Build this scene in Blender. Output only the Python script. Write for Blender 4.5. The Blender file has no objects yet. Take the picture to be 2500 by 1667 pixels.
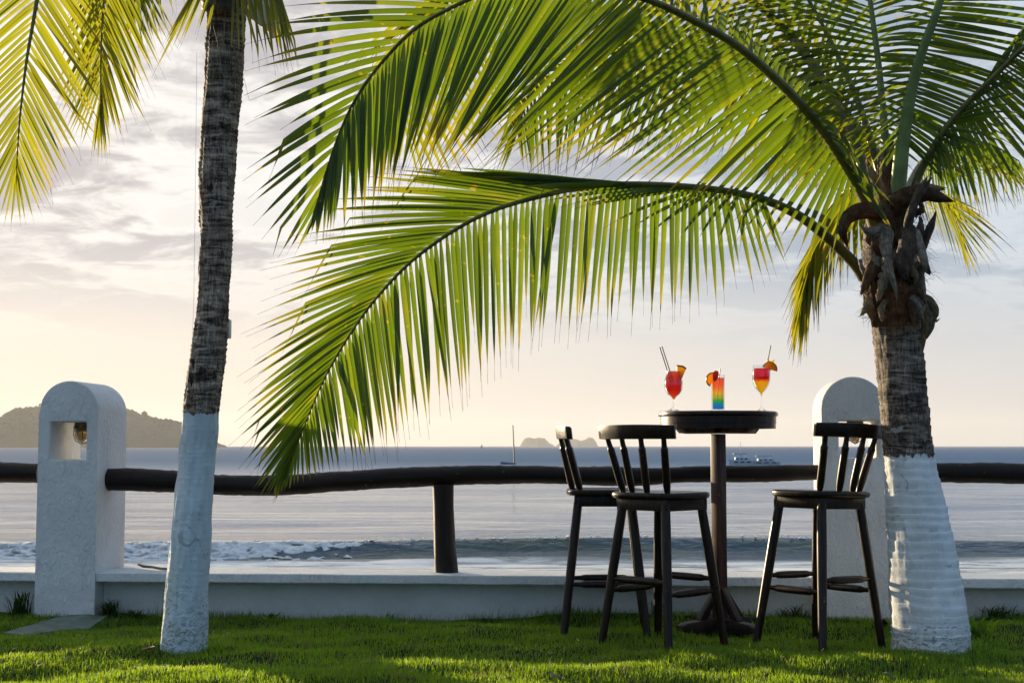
import bpy, bmesh, math, random
import numpy as np
from mathutils import Vector, Matrix, noise

random.seed(7)
rng = np.random.default_rng(7)
PI = math.pi
R = math.radians
SC = bpy.context.scene
COL = SC.collection

# ------------------------------------------------------------------ camera
F = 3472.0                                   # focal length in photo pixels (50 mm on 36 mm)
CAMZ = 0.9
PITCH = math.atan(254.5 / F)
cam = bpy.data.objects.new('camera', bpy.data.cameras.new('camera'))
COL.objects.link(cam)
cam.location = (0, 0, CAMZ)
cam.rotation_euler = (PI / 2 + PITCH, 0, 0)
cam.data.lens = 50.0
cam.data.sensor_width = 36.0
cam.data.clip_start = 0.05
cam.data.clip_end = 30000
cam.data.dof.use_dof = True
cam.data.dof.focus_distance = 6.6
cam.data.dof.aperture_fstop = 14.0
SC.camera = cam

# ------------------------------------------------------------------ world, sun, exposure
SUN_EL, SUN_AZ = R(6.6), R(-39)              # azimuth from the view axis, negative = left
SUN_DIR = Vector((math.cos(SUN_EL) * math.sin(SUN_AZ), math.cos(SUN_EL) * math.cos(SUN_AZ), math.sin(SUN_EL)))


class NT:
    """small node-tree helper"""
    def __init__(s, tree):
        s.t = tree
        s.n = tree.nodes
        s.l = tree.links

    def new(s, typ, ins=None, **kw):
        nd = s.n.new(typ)
        for k, v in kw.items():
            setattr(nd, k, v)
        for k, v in (ins or {}).items():
            if isinstance(v, bpy.types.NodeSocket):
                s.l.new(v, nd.inputs[k])
            else:
                nd.inputs[k].default_value = v
        return nd

    def math(s, op, a, b=None, c=None, clamp=False):
        nd = s.n.new('ShaderNodeMath')
        nd.operation = op
        nd.use_clamp = clamp
        for i, v in enumerate((a, b, c)):
            if v is None:
                continue
            if isinstance(v, bpy.types.NodeSocket):
                s.l.new(v, nd.inputs[i])
            else:
                nd.inputs[i].default_value = v
        return nd.outputs[0]

    def vmath(s, op, a, b=None, out=0):
        nd = s.n.new('ShaderNodeVectorMath')
        nd.operation = op
        for i, v in enumerate((a, b)):
            if v is None:
                continue
            if isinstance(v, bpy.types.NodeSocket):
                s.l.new(v, nd.inputs[i])
            else:
                nd.inputs[i].default_value = v
        return nd.outputs[out]

    def mix(s, fac, a, b, blend='MIX'):
        nd = s.n.new('ShaderNodeMix')
        nd.data_type = 'RGBA'
        nd.blend_type = blend
        for i, v in ((0, fac), (6, a), (7, b)):
            if isinstance(v, bpy.types.NodeSocket):
                s.l.new(v, nd.inputs[i])
            elif i == 0:
                nd.inputs[0].default_value = v
            else:
                nd.inputs[i].default_value = tuple(v) + ((1,) if len(v) == 3 else ())
        return nd.outputs[2]

    def step(s, x, lo, hi, a=0.0, b=1.0, smooth=True):
        nd = s.n.new('ShaderNodeMapRange')
        nd.interpolation_type = 'SMOOTHSTEP' if smooth else 'LINEAR'
        s.l.new(x, nd.inputs[0])
        for i, v in zip((1, 2, 3, 4), (lo, hi, a, b)):
            nd.inputs[i].default_value = v
        return nd.outputs[0]

    def noise(s, vec, scale, detail=4, rough=0.55, dist=0.0, out=0):
        nd = s.n.new('ShaderNodeTexNoise')
        if vec is not None:
            s.l.new(vec, nd.inputs['Vector'])
        nd.inputs['Scale'].default_value = scale
        nd.inputs['Detail'].default_value = detail
        nd.inputs['Roughness'].default_value = rough
        nd.inputs['Distortion'].default_value = dist
        return nd.outputs[out]

    def ramp(s, fac, stops):
        nd = s.n.new('ShaderNodeValToRGB')
        el = nd.color_ramp.elements
        while len(el) > 1:
            el.remove(el[-1])
        for i, (p, c) in enumerate(stops):
            e = el[0] if i == 0 else el.new(p)
            e.position = p
            e.color = tuple(c) + ((1,) if len(c) == 3 else ())
        s.l.new(fac, nd.inputs[0])
        return nd.outputs[0]

    def mapping(s, vec, scale=(1, 1, 1), rot=(0, 0, 0), loc=(0, 0, 0)):
        nd = s.new('ShaderNodeMapping', {'Scale': scale, 'Rotation': rot, 'Location': loc})
        s.l.new(vec, nd.inputs['Vector'])
        return nd.outputs[0]


def build_world():
    w = bpy.data.worlds.new("World")
    SC.world = w
    w.use_nodes = True
    N = NT(w.node_tree)
    bg = N.n['Background']
    sky = N.new('ShaderNodeTexSky')
    sky.sky_type = 'NISHITA'
    sky.sun_disc = False
    sky.sun_elevation = SUN_EL
    sky.sun_rotation = SUN_AZ
    sky.dust_density = 0.8
    sky.ozone_density = 2.0
    d = N.new('ShaderNodeTexCoord').outputs['Generated']
    sep = N.new('ShaderNodeSeparateXYZ', {0: d})
    z = N.math('MAXIMUM', sep.outputs[2], 0.0)
    near = N.math('MULTIPLY_ADD', N.vmath('DOT_PRODUCT', d, tuple(SUN_DIR), 1), 0.5, 0.5)   # 1 towards the sun
    zz = N.math('ADD', z, 0.16)
    px = N.math('DIVIDE', sep.outputs[0], zz)
    py = N.math('DIVIDE', sep.outputs[1], zz)
    pl = N.new('ShaderNodeCombineXYZ', {0: px, 1: py, 2: 0.0}).outputs[0]
    pl2 = N.mapping(pl, (1.15, 1.35, 1), (0, 0, R(10)), (2.3, 0.35, 0))
    n1 = N.noise(pl2, 1.5, 9, 0.56, 0.4)
    n2 = N.noise(pl2, 4.6, 8, 0.62, 0.6)
    body = N.math('ADD', N.math('MULTIPLY', n1, 0.68), N.math('MULTIPLY', n2, 0.32))
    cover = N.step(body, 0.40, 0.52)
    thick = N.step(body, 0.45, 0.56)
    low = N.step(z, 0.055, 0.16)                                   # clouds thin out to a veil near the horizon
    warm = N.step(near, 0.78, 0.99)
    front = N.step(near, 0.30, 0.80)
    # cloud colours: bright lit edges, grey lavender bellies, brighter and warmer towards the sun
    edge = N.mix(warm, (8.6, 8.9, 9.2), (12.0, 11.4, 10.6))
    belly = N.mix(warm, (3.6, 4.5, 5.6), (6.0, 5.5, 5.6))
    edge = N.mix(front, (6.4, 7.8, 9.6), edge)
    belly = N.mix(front, (3.0, 4.3, 6.0), belly)
    cc = N.mix(thick, edge, belly)
    # thin high veil in front of the blue
    veil = N.mix(warm, (5.4, 6.8, 8.4), (10.6, 10.2, 9.8))
    hor = N.mix(N.step(near, 0.76, 0.985), (7.7, 7.4, 7.3), (10.3, 8.9, 7.4))
    veil = N.mix(N.step(z, 0.0, 0.21, 1.0, 0.0), veil, hor)
    veil = N.mix(front, (2.7, 4.6, 7.6), veil)
    clear = N.mix(N.math('MULTIPLY_ADD', front, 0.24, 0.71), sky.outputs[0], veil)
    amount = N.math('MULTIPLY', N.math('MULTIPLY', cover, low), N.math('MULTIPLY_ADD', front, 0.42, 0.48))
    col = N.mix(amount, clear, cc)
    N.l.new(col, bg.inputs['Color'])
    bg.inputs['Strength'].default_value = 0.053
    return w


build_world()
sun = bpy.data.objects.new('sun', bpy.data.lights.new('sun', 'SUN'))
COL.objects.link(sun)
sun.data.energy = 5.0
sun.data.angle = R(0.6)
sun.data.color = (1.0, 0.79, 0.50)
sun.rotation_euler = SUN_DIR.to_track_quat('Z', 'Y').to_euler()

SC.view_settings.view_transform = 'Standard'
SC.view_settings.look = 'None'
SC.view_settings.exposure = 0.84
SC.view_settings.gamma = 1.0
SC.view_settings.use_curve_mapping = False
SC.render.engine = 'CYCLES'
SC.cycles.use_denoising = True
SC.cycles.max_bounces = 10
SC.cycles.transparent_max_bounces = 12
SC.cycles.transmission_bounces = 10
SC.cycles.glossy_bounces = 4
SC.cycles.diffuse_bounces = 4
SC.cycles.volume_bounces = 0
SC.cycles.caustics_reflective = False
SC.cycles.caustics_refractive = False
SC.cycles.sample_clamp_indirect = 6.0

# ------------------------------------------------------------------ measuring helpers
K = 2500.0 / 2352.0                          # I measured the photograph at 2352 px width
cp, sp = math.cos(PITCH), math.sin(PITCH)


def ray(u, v):
    x = (u * K - 1250.0) / F
    y = -(v * K - 833.5) / F
    return Vector((x, cp - y * sp, sp + y * cp))


def Q(u, v, d):
    r = ray(u, v)
    return Vector((0, 0, CAMZ)) + r * (d / r.y)


def G(u, v, z=0.0):
    r = ray(u, v)
    return Vector((0, 0, CAMZ)) + r * ((z - CAMZ) / r.z)


def pxm(n, d):
    """photo pixels (2352 scale) to metres at depth d"""
    return n * K * d / F


# ------------------------------------------------------------------ object helpers
WO = {}                                      # world origin of every object (roots are never rotated while parts are added)


def tag(o, label=None, cat=None, group=None, kind=None):
    if label:
        o['label'] = label
    if cat:
        o['category'] = cat
    if group:
        o['group'] = group
    if kind:
        o['kind'] = kind
    return o


def empty(name, loc, label, cat, group=None):
    o = bpy.data.objects.new(name, None)
    o.empty_display_size = 0.1
    o.location = loc
    COL.objects.link(o)
    WO[o.name] = Vector(loc)
    return tag(o, label, cat, group)


def link(name, me, mat, parent=None, origin=None):
    """mesh given in world coordinates becomes ONE object"""
    og = WO[parent.name] if parent is not None else Vector(origin or (0, 0, 0))
    if og.length > 0:
        me.transform(Matrix.Translation(-og))
    o = bpy.data.objects.new(name, me)
    COL.objects.link(o)
    if parent is not None:
        o.parent = parent
    else:
        o.location = og
    WO[o.name] = og
    if mat is not None:
        for m in (mat if isinstance(mat, (list, tuple)) else (mat,)):
            me.materials.append(m)
    return o


def crease(me, ang=35):
    me.polygons.foreach_set('use_smooth', [True] * len(me.polygons))
    me.set_sharp_from_angle(angle=R(ang))


class MB:
    """collects shapes into one mesh"""
    def __init__(s):
        s.v = []
        s.f = []
        s.rnd = []
        s.along = []
        s.mi = []

    def add(s, verts, faces, rnd=0.0, along=None, mi=0):
        b = len(s.v)
        s.v.extend([tuple(p) for p in verts])
        s.f.extend([tuple(b + i for i in f) for f in faces])
        s.rnd.extend([rnd] * len(verts))
        s.along.extend(along if along is not None else [0.0] * len(verts))
        s.mi.extend([mi] * len(faces))

    def box(s, lo, hi, M=None, mi=0, rnd=0.0):
        vs = [Vector((x, y, z)) for x in (lo[0], hi[0]) for y in (lo[1], hi[1]) for z in (lo[2], hi[2])]
        if M is not None:
            vs = [M @ p for p in vs]
        s.add(vs, [(0, 1, 3, 2), (4, 6, 7, 5), (0, 4, 5, 1), (2, 3, 7, 6), (0, 2, 6, 4), (1, 5, 7, 3)], rnd, mi=mi)

    def tube(s, pts, rad, seg=10, flat=None, caps=True, rnd=0.0, jitter=0.0, mi=0, up=(0, 0, 1)):
        """rad: list of radii; flat: (a,b) ellipse factors"""
        pts = [Vector(p) for p in pts]
        n = len(pts)
        rad = rad if hasattr(rad, '__len__') else [rad] * n
        fa, fb = flat or (1, 1)
        vs, fs = [], []
        prev = None
        for i, p in enumerate(pts):
            t = (pts[min(i + 1, n - 1)] - pts[max(i - 1, 0)]).normalized()
            u0 = Vector(up)
            if prev is not None:
                a = prev - t * prev.dot(t)
            else:
                a = u0 - t * u0.dot(t)
                if a.length < 1e-3:
                    a = Vector((1, 0, 0)) - t * t.x
            a.normalize()
            prev = a
            b = t.cross(a)
            for k in range(seg):
                th = 2 * PI * k / seg
                rr = rad[i] * (1 + (jitter * (noise.noise(Vector((k * 1.7, i * 0.9, rnd * 13))) if jitter else 0)))
                vs.append(p + a * (math.cos(th) * rr * fa) + b * (math.sin(th) * rr * fb))
        for i in range(n - 1):
            for k in range(seg):
                k2 = (k + 1) % seg
                fs.append((i * seg + k, i * seg + k2, (i + 1) * seg + k2, (i + 1) * seg + k))
        if caps:
            fs.append(tuple(reversed(range(seg))))
            fs.append(tuple((n - 1) * seg + k for k in range(seg)))
        al = [i / (n - 1) for i in range(n) for k in range(seg)]
        s.add(vs, fs, rnd, al, mi)

    def lathe(s, prof, seg=32, c=(0, 0, 0), close=False, mi=0, axis=None):
        """prof: list of (r,z)"""
        vs, fs = [], []
        n = len(prof)
        for (r, z) in prof:
            for k in range(seg):
                th = 2 * PI * k / seg
                vs.append(Vector((c[0] + r * math.cos(th), c[1] + r * math.sin(th), c[2] + z)))
        for i in range(n - 1):
            for k in range(seg):
                k2 = (k + 1) % seg
                fs.append((i * seg + k, i * seg + k2, (i + 1) * seg + k2, (i + 1) * seg + k))
        if prof[0][0] > 1e-5 and not close:
            fs.append(tuple(reversed(range(seg))))
        if prof[-1][0] > 1e-5 and not close:
            fs.append(tuple((n - 1) * seg + k for k in range(seg)))
        if axis is not None:
            vs = [axis @ p for p in vs]
        s.add(vs, fs, mi=mi)

    def mesh(s, name, smooth=True, ang=35):
        me = bpy.data.meshes.new(name)
        me.from_pydata(s.v, [], s.f)
        if any(s.rnd):
            at = me.attributes.new('rnd', 'FLOAT', 'POINT')
            at.data.foreach_set('value', s.rnd)
        if any(s.along):
            at = me.attributes.new('along', 'FLOAT', 'POINT')
            at.data.foreach_set('value', s.along)
        if any(s.mi):
            me.polygons.foreach_set('material_index', s.mi)
        if smooth:
            crease(me, ang)
        me.update()
        return me

    def build(s, name, mat, parent=None, origin=None, smooth=True, ang=35, weld=False, bevel=0.0, bseg=2):
        me = s.mesh(name, smooth and not bevel, ang)
        if bevel or weld:
            bm = bmesh.new()
            bm.from_mesh(me)
            if weld:
                bmesh.ops.remove_doubles(bm, verts=bm.verts, dist=1e-5)
            if bevel:
                es = [e for e in bm.edges if e.is_manifold and e.calc_face_angle(0) > R(35)]
                bmesh.ops.bevel(bm, geom=es, offset=bevel, offset_type='OFFSET', segments=bseg, profile=0.6, affect='EDGES', clamp_overlap=True)
            bm.to_mesh(me)
            bm.free()
            if smooth:
                crease(me, ang)
        return link(name, me, mat, parent, origin)


def catmull(P, n):
    """P list of vectors (any dim) -> n points by arc length, plus the index parameter of each"""
    P = np.array([list(p) for p in P], float)
    m = len(P)
    ext = np.vstack([2 * P[0] - P[1], P, 2 * P[-1] - P[-2]])
    dense, par = [], []
    for i in range(m - 1):
        p0, p1, p2, p3 = ext[i], ext[i + 1], ext[i + 2], ext[i + 3]
        for q in range(24):
            t = q / 24
            dense.append(0.5 * (2 * p1 + (p2 - p0) * t + (2 * p0 - 5 * p1 + 4 * p2 - p3) * t * t + (3 * p1 - p0 - 3 * p2 + p3) * t ** 3))
            par.append(i + t)
    dense.append(P[-1])
    par.append(m - 1)
    dense = np.array(dense)
    L = np.concatenate([[0], np.cumsum(np.linalg.norm(np.diff(dense, axis=0), axis=1))])
    s = np.linspace(0, L[-1], n)
    out = np.stack([np.interp(s, L, dense[:, k]) for k in range(P.shape[1])], 1)
    return out, np.interp(s, L, par), L[-1]


# ------------------------------------------------------------------ materials
def mat(name):
    m = bpy.data.materials.new(name)
    m.use_nodes = True
    N = NT(m.node_tree)
    return m, N, N.n['Principled BSDF']


def setp(p, **kw):
    for k, v in kw.items():
        k = k.replace('_', ' ')
        if isinstance(v, bpy.types.NodeSocket):
            p.id_data.links.new(v, p.inputs[k])
        else:
            p.inputs[k].default_value = (tuple(v) + (1,)) if isinstance(v, tuple) and len(v) == 3 and p.inputs[k].type == 'RGBA' else v


def bump(N, p, height, strength=0.5, dist=0.01, prev=None):
    b = N.new('ShaderNodeBump', {'Strength': strength, 'Distance': dist, 'Height': height})
    if prev is not None:
        N.l.new(prev, b.inputs['Normal'])
    if p is not None:
        N.l.new(b.outputs[0], p.inputs['Normal'])
    return b.outputs[0]


def stucco(name, col=(0.78, 0.79, 0.80), streak=1.0):
    m, N, p = mat(name)
    oc = N.new('ShaderNodeNewGeometry').outputs['Position']
    a = N.noise(N.mapping(oc, (1, 1, 0.6)), 44, 7, 0.66, 0.8)
    b = N.noise(N.mapping(oc, (1.0, 1.0, 0.33)), 30, 4, 0.6, 1.4)
    rid = N.step(b, 0.38, 0.66)                                     # drips and trowel marks
    rid = N.math('MULTIPLY', rid, N.step(N.noise(oc, 5, 3, 0.6), 0.44, 0.6))
    grime = N.noise(oc, 3.0, 5, 0.6)
    sep = N.new('ShaderNodeSeparateXYZ', {0: oc})
    g2 = N.step(N.math('ADD', sep.outputs[2], N.math('MULTIPLY', grime, 0.25)), 0.08, 0.36, 1.0, 0.0)
    sp_ = N.step(N.noise(oc, 60, 3, 0.6), 0.66, 0.74)
    c = N.mix(N.step(grime, 0.35, 0.7), tuple(x * 0.90 for x in col), col)
    c = N.mix(N.math('MULTIPLY', g2, N.math('MULTIPLY_ADD', sp_, 0.55, 0.22)), c, (0.30, 0.27, 0.22))
    setp(p, Base_Color=c, Roughness=0.62, Specular_IOR_Level=0.35)
    h = N.math('ADD', N.math('MULTIPLY', a, 0.62), N.math('MULTIPLY', rid, 0.22 * streak))
    bump(N, p, h, 1.0, 0.020)
    return m


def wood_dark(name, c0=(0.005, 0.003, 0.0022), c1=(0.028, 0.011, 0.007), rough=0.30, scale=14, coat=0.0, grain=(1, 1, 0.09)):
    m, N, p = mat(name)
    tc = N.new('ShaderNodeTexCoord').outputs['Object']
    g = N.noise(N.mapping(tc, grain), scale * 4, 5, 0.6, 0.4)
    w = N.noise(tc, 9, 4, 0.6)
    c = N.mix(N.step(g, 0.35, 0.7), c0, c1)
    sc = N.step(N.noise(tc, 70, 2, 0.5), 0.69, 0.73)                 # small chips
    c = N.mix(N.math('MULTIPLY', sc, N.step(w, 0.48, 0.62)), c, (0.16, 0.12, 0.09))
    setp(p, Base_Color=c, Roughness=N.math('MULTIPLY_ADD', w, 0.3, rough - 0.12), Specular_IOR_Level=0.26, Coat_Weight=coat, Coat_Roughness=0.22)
    bump(N, p, g, 0.25, 0.003)
    return m


def palm_bark(name, z_paint, scars=None, tone=1.0, paint=(0.66, 0.72, 0.76), soil=0.35):
    m, N, p = mat(name)
    oc = N.new('ShaderNodeNewGeometry').outputs['Position']
    sep = N.new('ShaderNodeSeparateXYZ', {0: oc})
    zc = sep.outputs[2]
    wob = N.noise(oc, 7, 3, 0.5)
    v = N.noise(N.mapping(oc, (1, 1, 0.14)), 85, 5, 0.65, 1.2)           # vertical fibres
    hz = N.noise(N.mapping(oc, (0.16, 0.16, 1)), 36, 6, 0.66, 1.0)    # ring scars
    pat = N.noise(oc, 11, 5, 0.65, 0.8)
    f = N.math('ADD', N.math('MULTIPLY', v, 0.30), N.math('ADD', N.math('MULTIPLY', hz, 0.48), N.math('MULTIPLY', pat, 0.22)))
    c = N.ramp(f, [(0.41, (0.008, 0.006, 0.005)), (0.47, (0.09, 0.070, 0.055)), (0.53, (0.30, 0.255, 0.215)), (0.60, (0.58, 0.52, 0.46))])
    c = N.mix(N.step(pat, 0.52, 0.68), c, N.mix(0.5, c, (0.02, 0.016, 0.013)))
    c = N.mix(1.0, c, (tone, tone * 0.93, tone * 0.86), 'MULTIPLY')
    lich = N.step(N.noise(oc, 17, 2, 0.4), 0.70, 0.74)
    c = N.mix(N.math('MULTIPLY', lich, 0.65), c, (0.42, 0.42, 0.38))
    if scars is not None:
        dg = N.noise(N.mapping(oc, (1.0, 1.0, 0.33), (0, R(-48), 0)), 15, 3, 0.55, 0.3)
        zone = N.math('MULTIPLY', N.step(zc, scars[0], scars[0] + 0.05), N.step(zc, scars[1] - 0.06, scars[1], 1.0, 0.0))
        c = N.mix(N.math('MULTIPLY', N.step(dg, 0.56, 0.60), zone), c, (0.008, 0.006, 0.005))
        hole = N.step(N.noise(N.mapping(oc, (1, 1, 0.8)), 12.5, 2, 0.4, 0.2), 0.71, 0.74)
        c = N.mix(N.math('MULTIPLY', hole, 0.9), c, (0.012, 0.009, 0.008))
    # paint band
    pn = N.noise(N.mapping(oc, (1, 1, 0.4)), 6, 5, 0.6, 0.6)
    pc = N.mix(N.step(pn, 0.35, 0.7), tuple(x * 0.80 for x in paint), paint)
    dirt = N.noise(N.mapping(oc, (1, 1, 1.9)), 34, 7, 0.74, 1.1)
    lowz = N.step(zc, 0.0, soil + 0.15, 1.0, 0.0)
    th = N.math('SUBTRACT', N.math('ADD', dirt, N.math('MULTIPLY', lowz, 0.17)), 0.0)
    pc = N.mix(N.math('MULTIPLY', N.step(th, 0.60, 0.78), 0.8), pc, (0.13, 0.115, 0.095))
    spots = N.step(N.noise(N.mapping(oc, (1, 1, 0.8)), 15, 5, 0.66, 1.0), 0.60, 0.68)
    pc = N.mix(N.math('MULTIPLY', spots, 0.5), pc, (0.17, 0.19, 0.20))
    edge = N.math('ADD', zc, N.math('MULTIPLY', N.math('SUBTRACT', N.noise(N.mapping(oc, (1, 1, 0.35)), 34, 5, 0.7), 0.5), 0.075))
    k = N.step(edge, z_paint - 0.004, z_paint + 0.004)
    setp(p, Base_Color=N.mix(k, pc, c), Roughness=0.75, Specular_IOR_Level=0.3)
    hgt = N.math('ADD', N.math('MULTIPLY', v, 0.4), N.math('ADD', N.math('MULTIPLY', hz, 0.5), N.math('MULTIPLY', pat, 0.4)))
    bump(N, p, hgt, N.math('MULTIPLY_ADD', k, 0.45, 0.40), 0.012)
    return m


def leaf_mat(name, c_dif=(0.024, 0.060, 0.006), c_tr=(0.155, 0.245, 0.004), tip=(0.33, 0.24, 0.02), mixf=0.55, rough=0.32, hue=1.0):
    m, N, p = mat(name)
    rn = N.new('ShaderNodeAttribute', attribute_name='rnd').outputs['Fac']
    al = N.new('ShaderNodeAttribute', attribute_name='along').outputs['Fac']
    oc = N.new('ShaderNodeNewGeometry').outputs['Position']
    ns = N.noise(oc, 26, 4, 0.6)
    big = N.noise(oc, 5, 3, 0.5)
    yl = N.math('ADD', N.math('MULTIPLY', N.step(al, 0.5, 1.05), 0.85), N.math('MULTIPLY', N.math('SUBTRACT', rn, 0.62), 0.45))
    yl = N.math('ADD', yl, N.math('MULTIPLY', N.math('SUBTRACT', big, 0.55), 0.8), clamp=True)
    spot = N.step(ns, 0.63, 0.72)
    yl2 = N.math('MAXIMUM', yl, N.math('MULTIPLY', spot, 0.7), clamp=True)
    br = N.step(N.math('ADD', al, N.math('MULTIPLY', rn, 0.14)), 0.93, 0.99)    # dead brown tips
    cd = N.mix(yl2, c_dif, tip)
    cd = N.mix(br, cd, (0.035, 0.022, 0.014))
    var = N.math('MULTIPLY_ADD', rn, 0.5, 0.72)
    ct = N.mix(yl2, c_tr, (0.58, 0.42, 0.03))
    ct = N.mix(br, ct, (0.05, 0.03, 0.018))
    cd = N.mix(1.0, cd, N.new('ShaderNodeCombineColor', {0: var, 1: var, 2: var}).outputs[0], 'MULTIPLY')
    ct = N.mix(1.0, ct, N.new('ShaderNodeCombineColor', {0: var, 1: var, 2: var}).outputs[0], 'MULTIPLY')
    setp(p, Base_Color=cd, Roughness=rough, Specular_IOR_Level=0.45)
    tr = N.new('ShaderNodeBsdfTranslucent', {'Color': ct})
    mx = N.new('ShaderNodeMixShader', {0: mixf, 1: p.outputs[0], 2: tr.outputs[0]})
    N.l.new(mx.outputs[0], N.n['Material Output'].inputs[0])
    return m


def simple(name, col, rough=0.5, metal=0.0, spec=0.5, var=0.0, vs=30, bmp=0.0, bs=60, coat=0.0):
    m, N, p = mat(name)
    setp(p, Roughness=rough, Metallic=metal, Specular_IOR_Level=spec, Coat_Weight=coat)
    tc = N.new('ShaderNodeTexCoord').outputs['Object']
    if var:
        n = N.noise(tc, vs, 4, 0.6)
        setp(p, Base_Color=N.mix(N.step(n, 0.3, 0.7), tuple(c * (1 - var) for c in col), tuple(min(1, c * (1 + var)) for c in col)))
    else:
        setp(p, Base_Color=col)
    if bmp:
        bump(N, p, N.noise(tc, bs, 4, 0.6), bmp, 0.004)
    return m


M = {}
M['stucco'] = stucco('white stucco')
M['stucco_smooth'] = stucco('white painted wall', (0.74, 0.75, 0.74), 0.35)
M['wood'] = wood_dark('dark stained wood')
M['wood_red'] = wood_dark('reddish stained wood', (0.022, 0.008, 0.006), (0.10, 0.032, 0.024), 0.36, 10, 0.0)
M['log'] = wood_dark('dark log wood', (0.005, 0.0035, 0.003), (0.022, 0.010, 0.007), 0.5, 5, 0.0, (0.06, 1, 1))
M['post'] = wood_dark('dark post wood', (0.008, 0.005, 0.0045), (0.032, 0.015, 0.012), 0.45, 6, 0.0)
M['leaf'] = leaf_mat('palm leaflet')
M['leaf_old'] = leaf_mat('palm leaflet yellowing', (0.05, 0.09, 0.010), (0.36, 0.38, 0.010), (0.36, 0.24, 0.02), 0.58)
M['rachis'] = simple('palm frond stalk', (0.115, 0.105, 0.022), 0.42, var=0.35, vs=14)
M['rachis_g'] = simple('pale green frond stalk', (0.17, 0.23, 0.07), 0.45, var=0.25, vs=10)


def fibre_mat(name, c0, c1, c2, tr=0.0, rough=0.85):
    """dry fibrous sheath: streaks run along the piece (its own along / across coordinates)"""
    m, N, p = mat(name)
    ac = N.new('ShaderNodeAttribute', attribute_name='rnd').outputs['Fac']
    al = N.new('ShaderNodeAttribute', attribute_name='along').outputs['Fac']
    oc = N.new('ShaderNodeNewGeometry').outputs['Position']
    v = N.new('ShaderNodeCombineXYZ', {0: N.math('MULTIPLY', ac, 22.0), 1: N.math('MULTIPLY', al, 3.0), 2: 0.0}).outputs[0]
    f = N.noise(v, 1.6, 6, 0.68, 0.4)
    b = N.noise(oc, 28, 5, 0.65, 0.6)
    mixv = N.math('ADD', N.math('MULTIPLY', f, 0.6), N.math('MULTIPLY', b, 0.4))
    c = N.ramp(mixv, [(0.36, c0), (0.5, c1), (0.64, c2)])
    setp(p, Base_Color=c, Roughness=rough, Specular_IOR_Level=0.25)
    bump(N, p, mixv, 0.9, 0.012)
    if tr:
        t = N.new('ShaderNodeBsdfTranslucent', {'Color': N.mix(0.5, c, (0.50, 0.30, 0.10))})
        mx = N.new('ShaderNodeMixShader', {0: tr, 1: p.outputs[0], 2: t.outputs[0]})
        N.l.new(mx.outputs[0], N.n['Material Output'].inputs[0])
    return m


M['fibre'] = fibre_mat('brown palm fibre', (0.012, 0.007, 0.005), (0.085, 0.047, 0.025), (0.30, 0.18, 0.09), 0.2)
M['fibre_tan'] = fibre_mat('tan palm fibre', (0.06, 0.035, 0.02), (0.26, 0.18, 0.10), (0.55, 0.42, 0.27), 0.2)
M['boot'] = fibre_mat('grey dried palm boot', (0.022, 0.018, 0.014), (0.21, 0.17, 0.13), (0.52, 0.44, 0.35), 0.0, 0.7)
M['boot_dark'] = fibre_mat('dark dried palm boot', (0.008, 0.006, 0.006), (0.065, 0.044, 0.030), (0.24, 0.17, 0.12), 0.0, 0.55)
M['concrete'] = simple('paving stone', (0.13, 0.155, 0.12), 0.85, var=0.25, vs=12, bmp=0.5, bs=50)
M['plastic'] = simple('grey plastic', (0.42, 0.45, 0.47), 0.45, var=0.08)
M['pipe'] = simple('grey conduit', (0.22, 0.25, 0.27), 0.4, var=0.15)
M['brass'] = simple('weathered brass', (0.22, 0.15, 0.07), 0.4, metal=0.7, var=0.3)
M['hullblue'] = simple('blue boat cover', (0.02, 0.12, 0.28), 0.6)
M['hullwhite'] = simple('white boat paint', (0.40, 0.50, 0.60), 0.4)
M['dark'] = simple('dark navy trim', (0.015, 0.02, 0.03), 0.5)
M['straw'] = simple('dark green straw', (0.012, 0.03, 0.014), 0.35)
M['twig'] = simple('dry twig', (0.22, 0.16, 0.10), 0.85, var=0.3)
M['drywood'] = simple('dry leaf', (0.20, 0.11, 0.05), 0.8, var=0.4)
M['petal'] = simple('white petal', (0.75, 0.70, 0.66), 0.6)


# ------------------------------------------------------------------ lawn height
TH = R(4.3)                                   # the wall runs a little towards the camera on the right
AX = Vector((math.cos(TH), -math.sin(TH), 0))
BX = Vector((math.sin(TH), math.cos(TH), 0))
PL = G(84, 1416)
PL.z = 0


def W(s, t, z):
    """point in the wall's frame: s along, t away from the camera"""
    return PL + AX * s + BX * t + Vector((0, 0, z))


def s_at(u, t=0.0):
    x = (u * K - 1250.0) / F
    o = PL + BX * t
    # (o.x + s ax) = x_ratio*(o.y + s ay)   (cos pitch ignored: depth along y, same for ray slope near the horizon)
    r = ray(u, 1100)
    k = r.x / r.y
    return (k * o.y - o.x) / (AX.x - k * AX.y)


def ground_np(x, y):
    rise = 0.045 * np.clip((x + 0.3) / 2.2, 0, 1) * np.clip((y - 6.4) / 0.9, 0, 1)
    b = 2.1 * (0.010 * np.sin(x * 2.1 + 1.3 * np.sin(y * 1.7)) * np.sin(y * 4.3 + 0.9 * np.sin(x * 1.1))
         + 0.007 * np.sin(x * 5.3 + y * 2.1) * np.sin(y * 9.1 - x * 1.7)
         + 0.004 * np.sin(x * 11.7 - y * 3.0 + 1.0) * np.sin(y * 17.0 + x * 4.0))
    return rise + b - 0.012


def gz(x, y):
    return float(ground_np(np.array([x]), np.array([y]))[0])


SEA = -1.6


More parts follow.
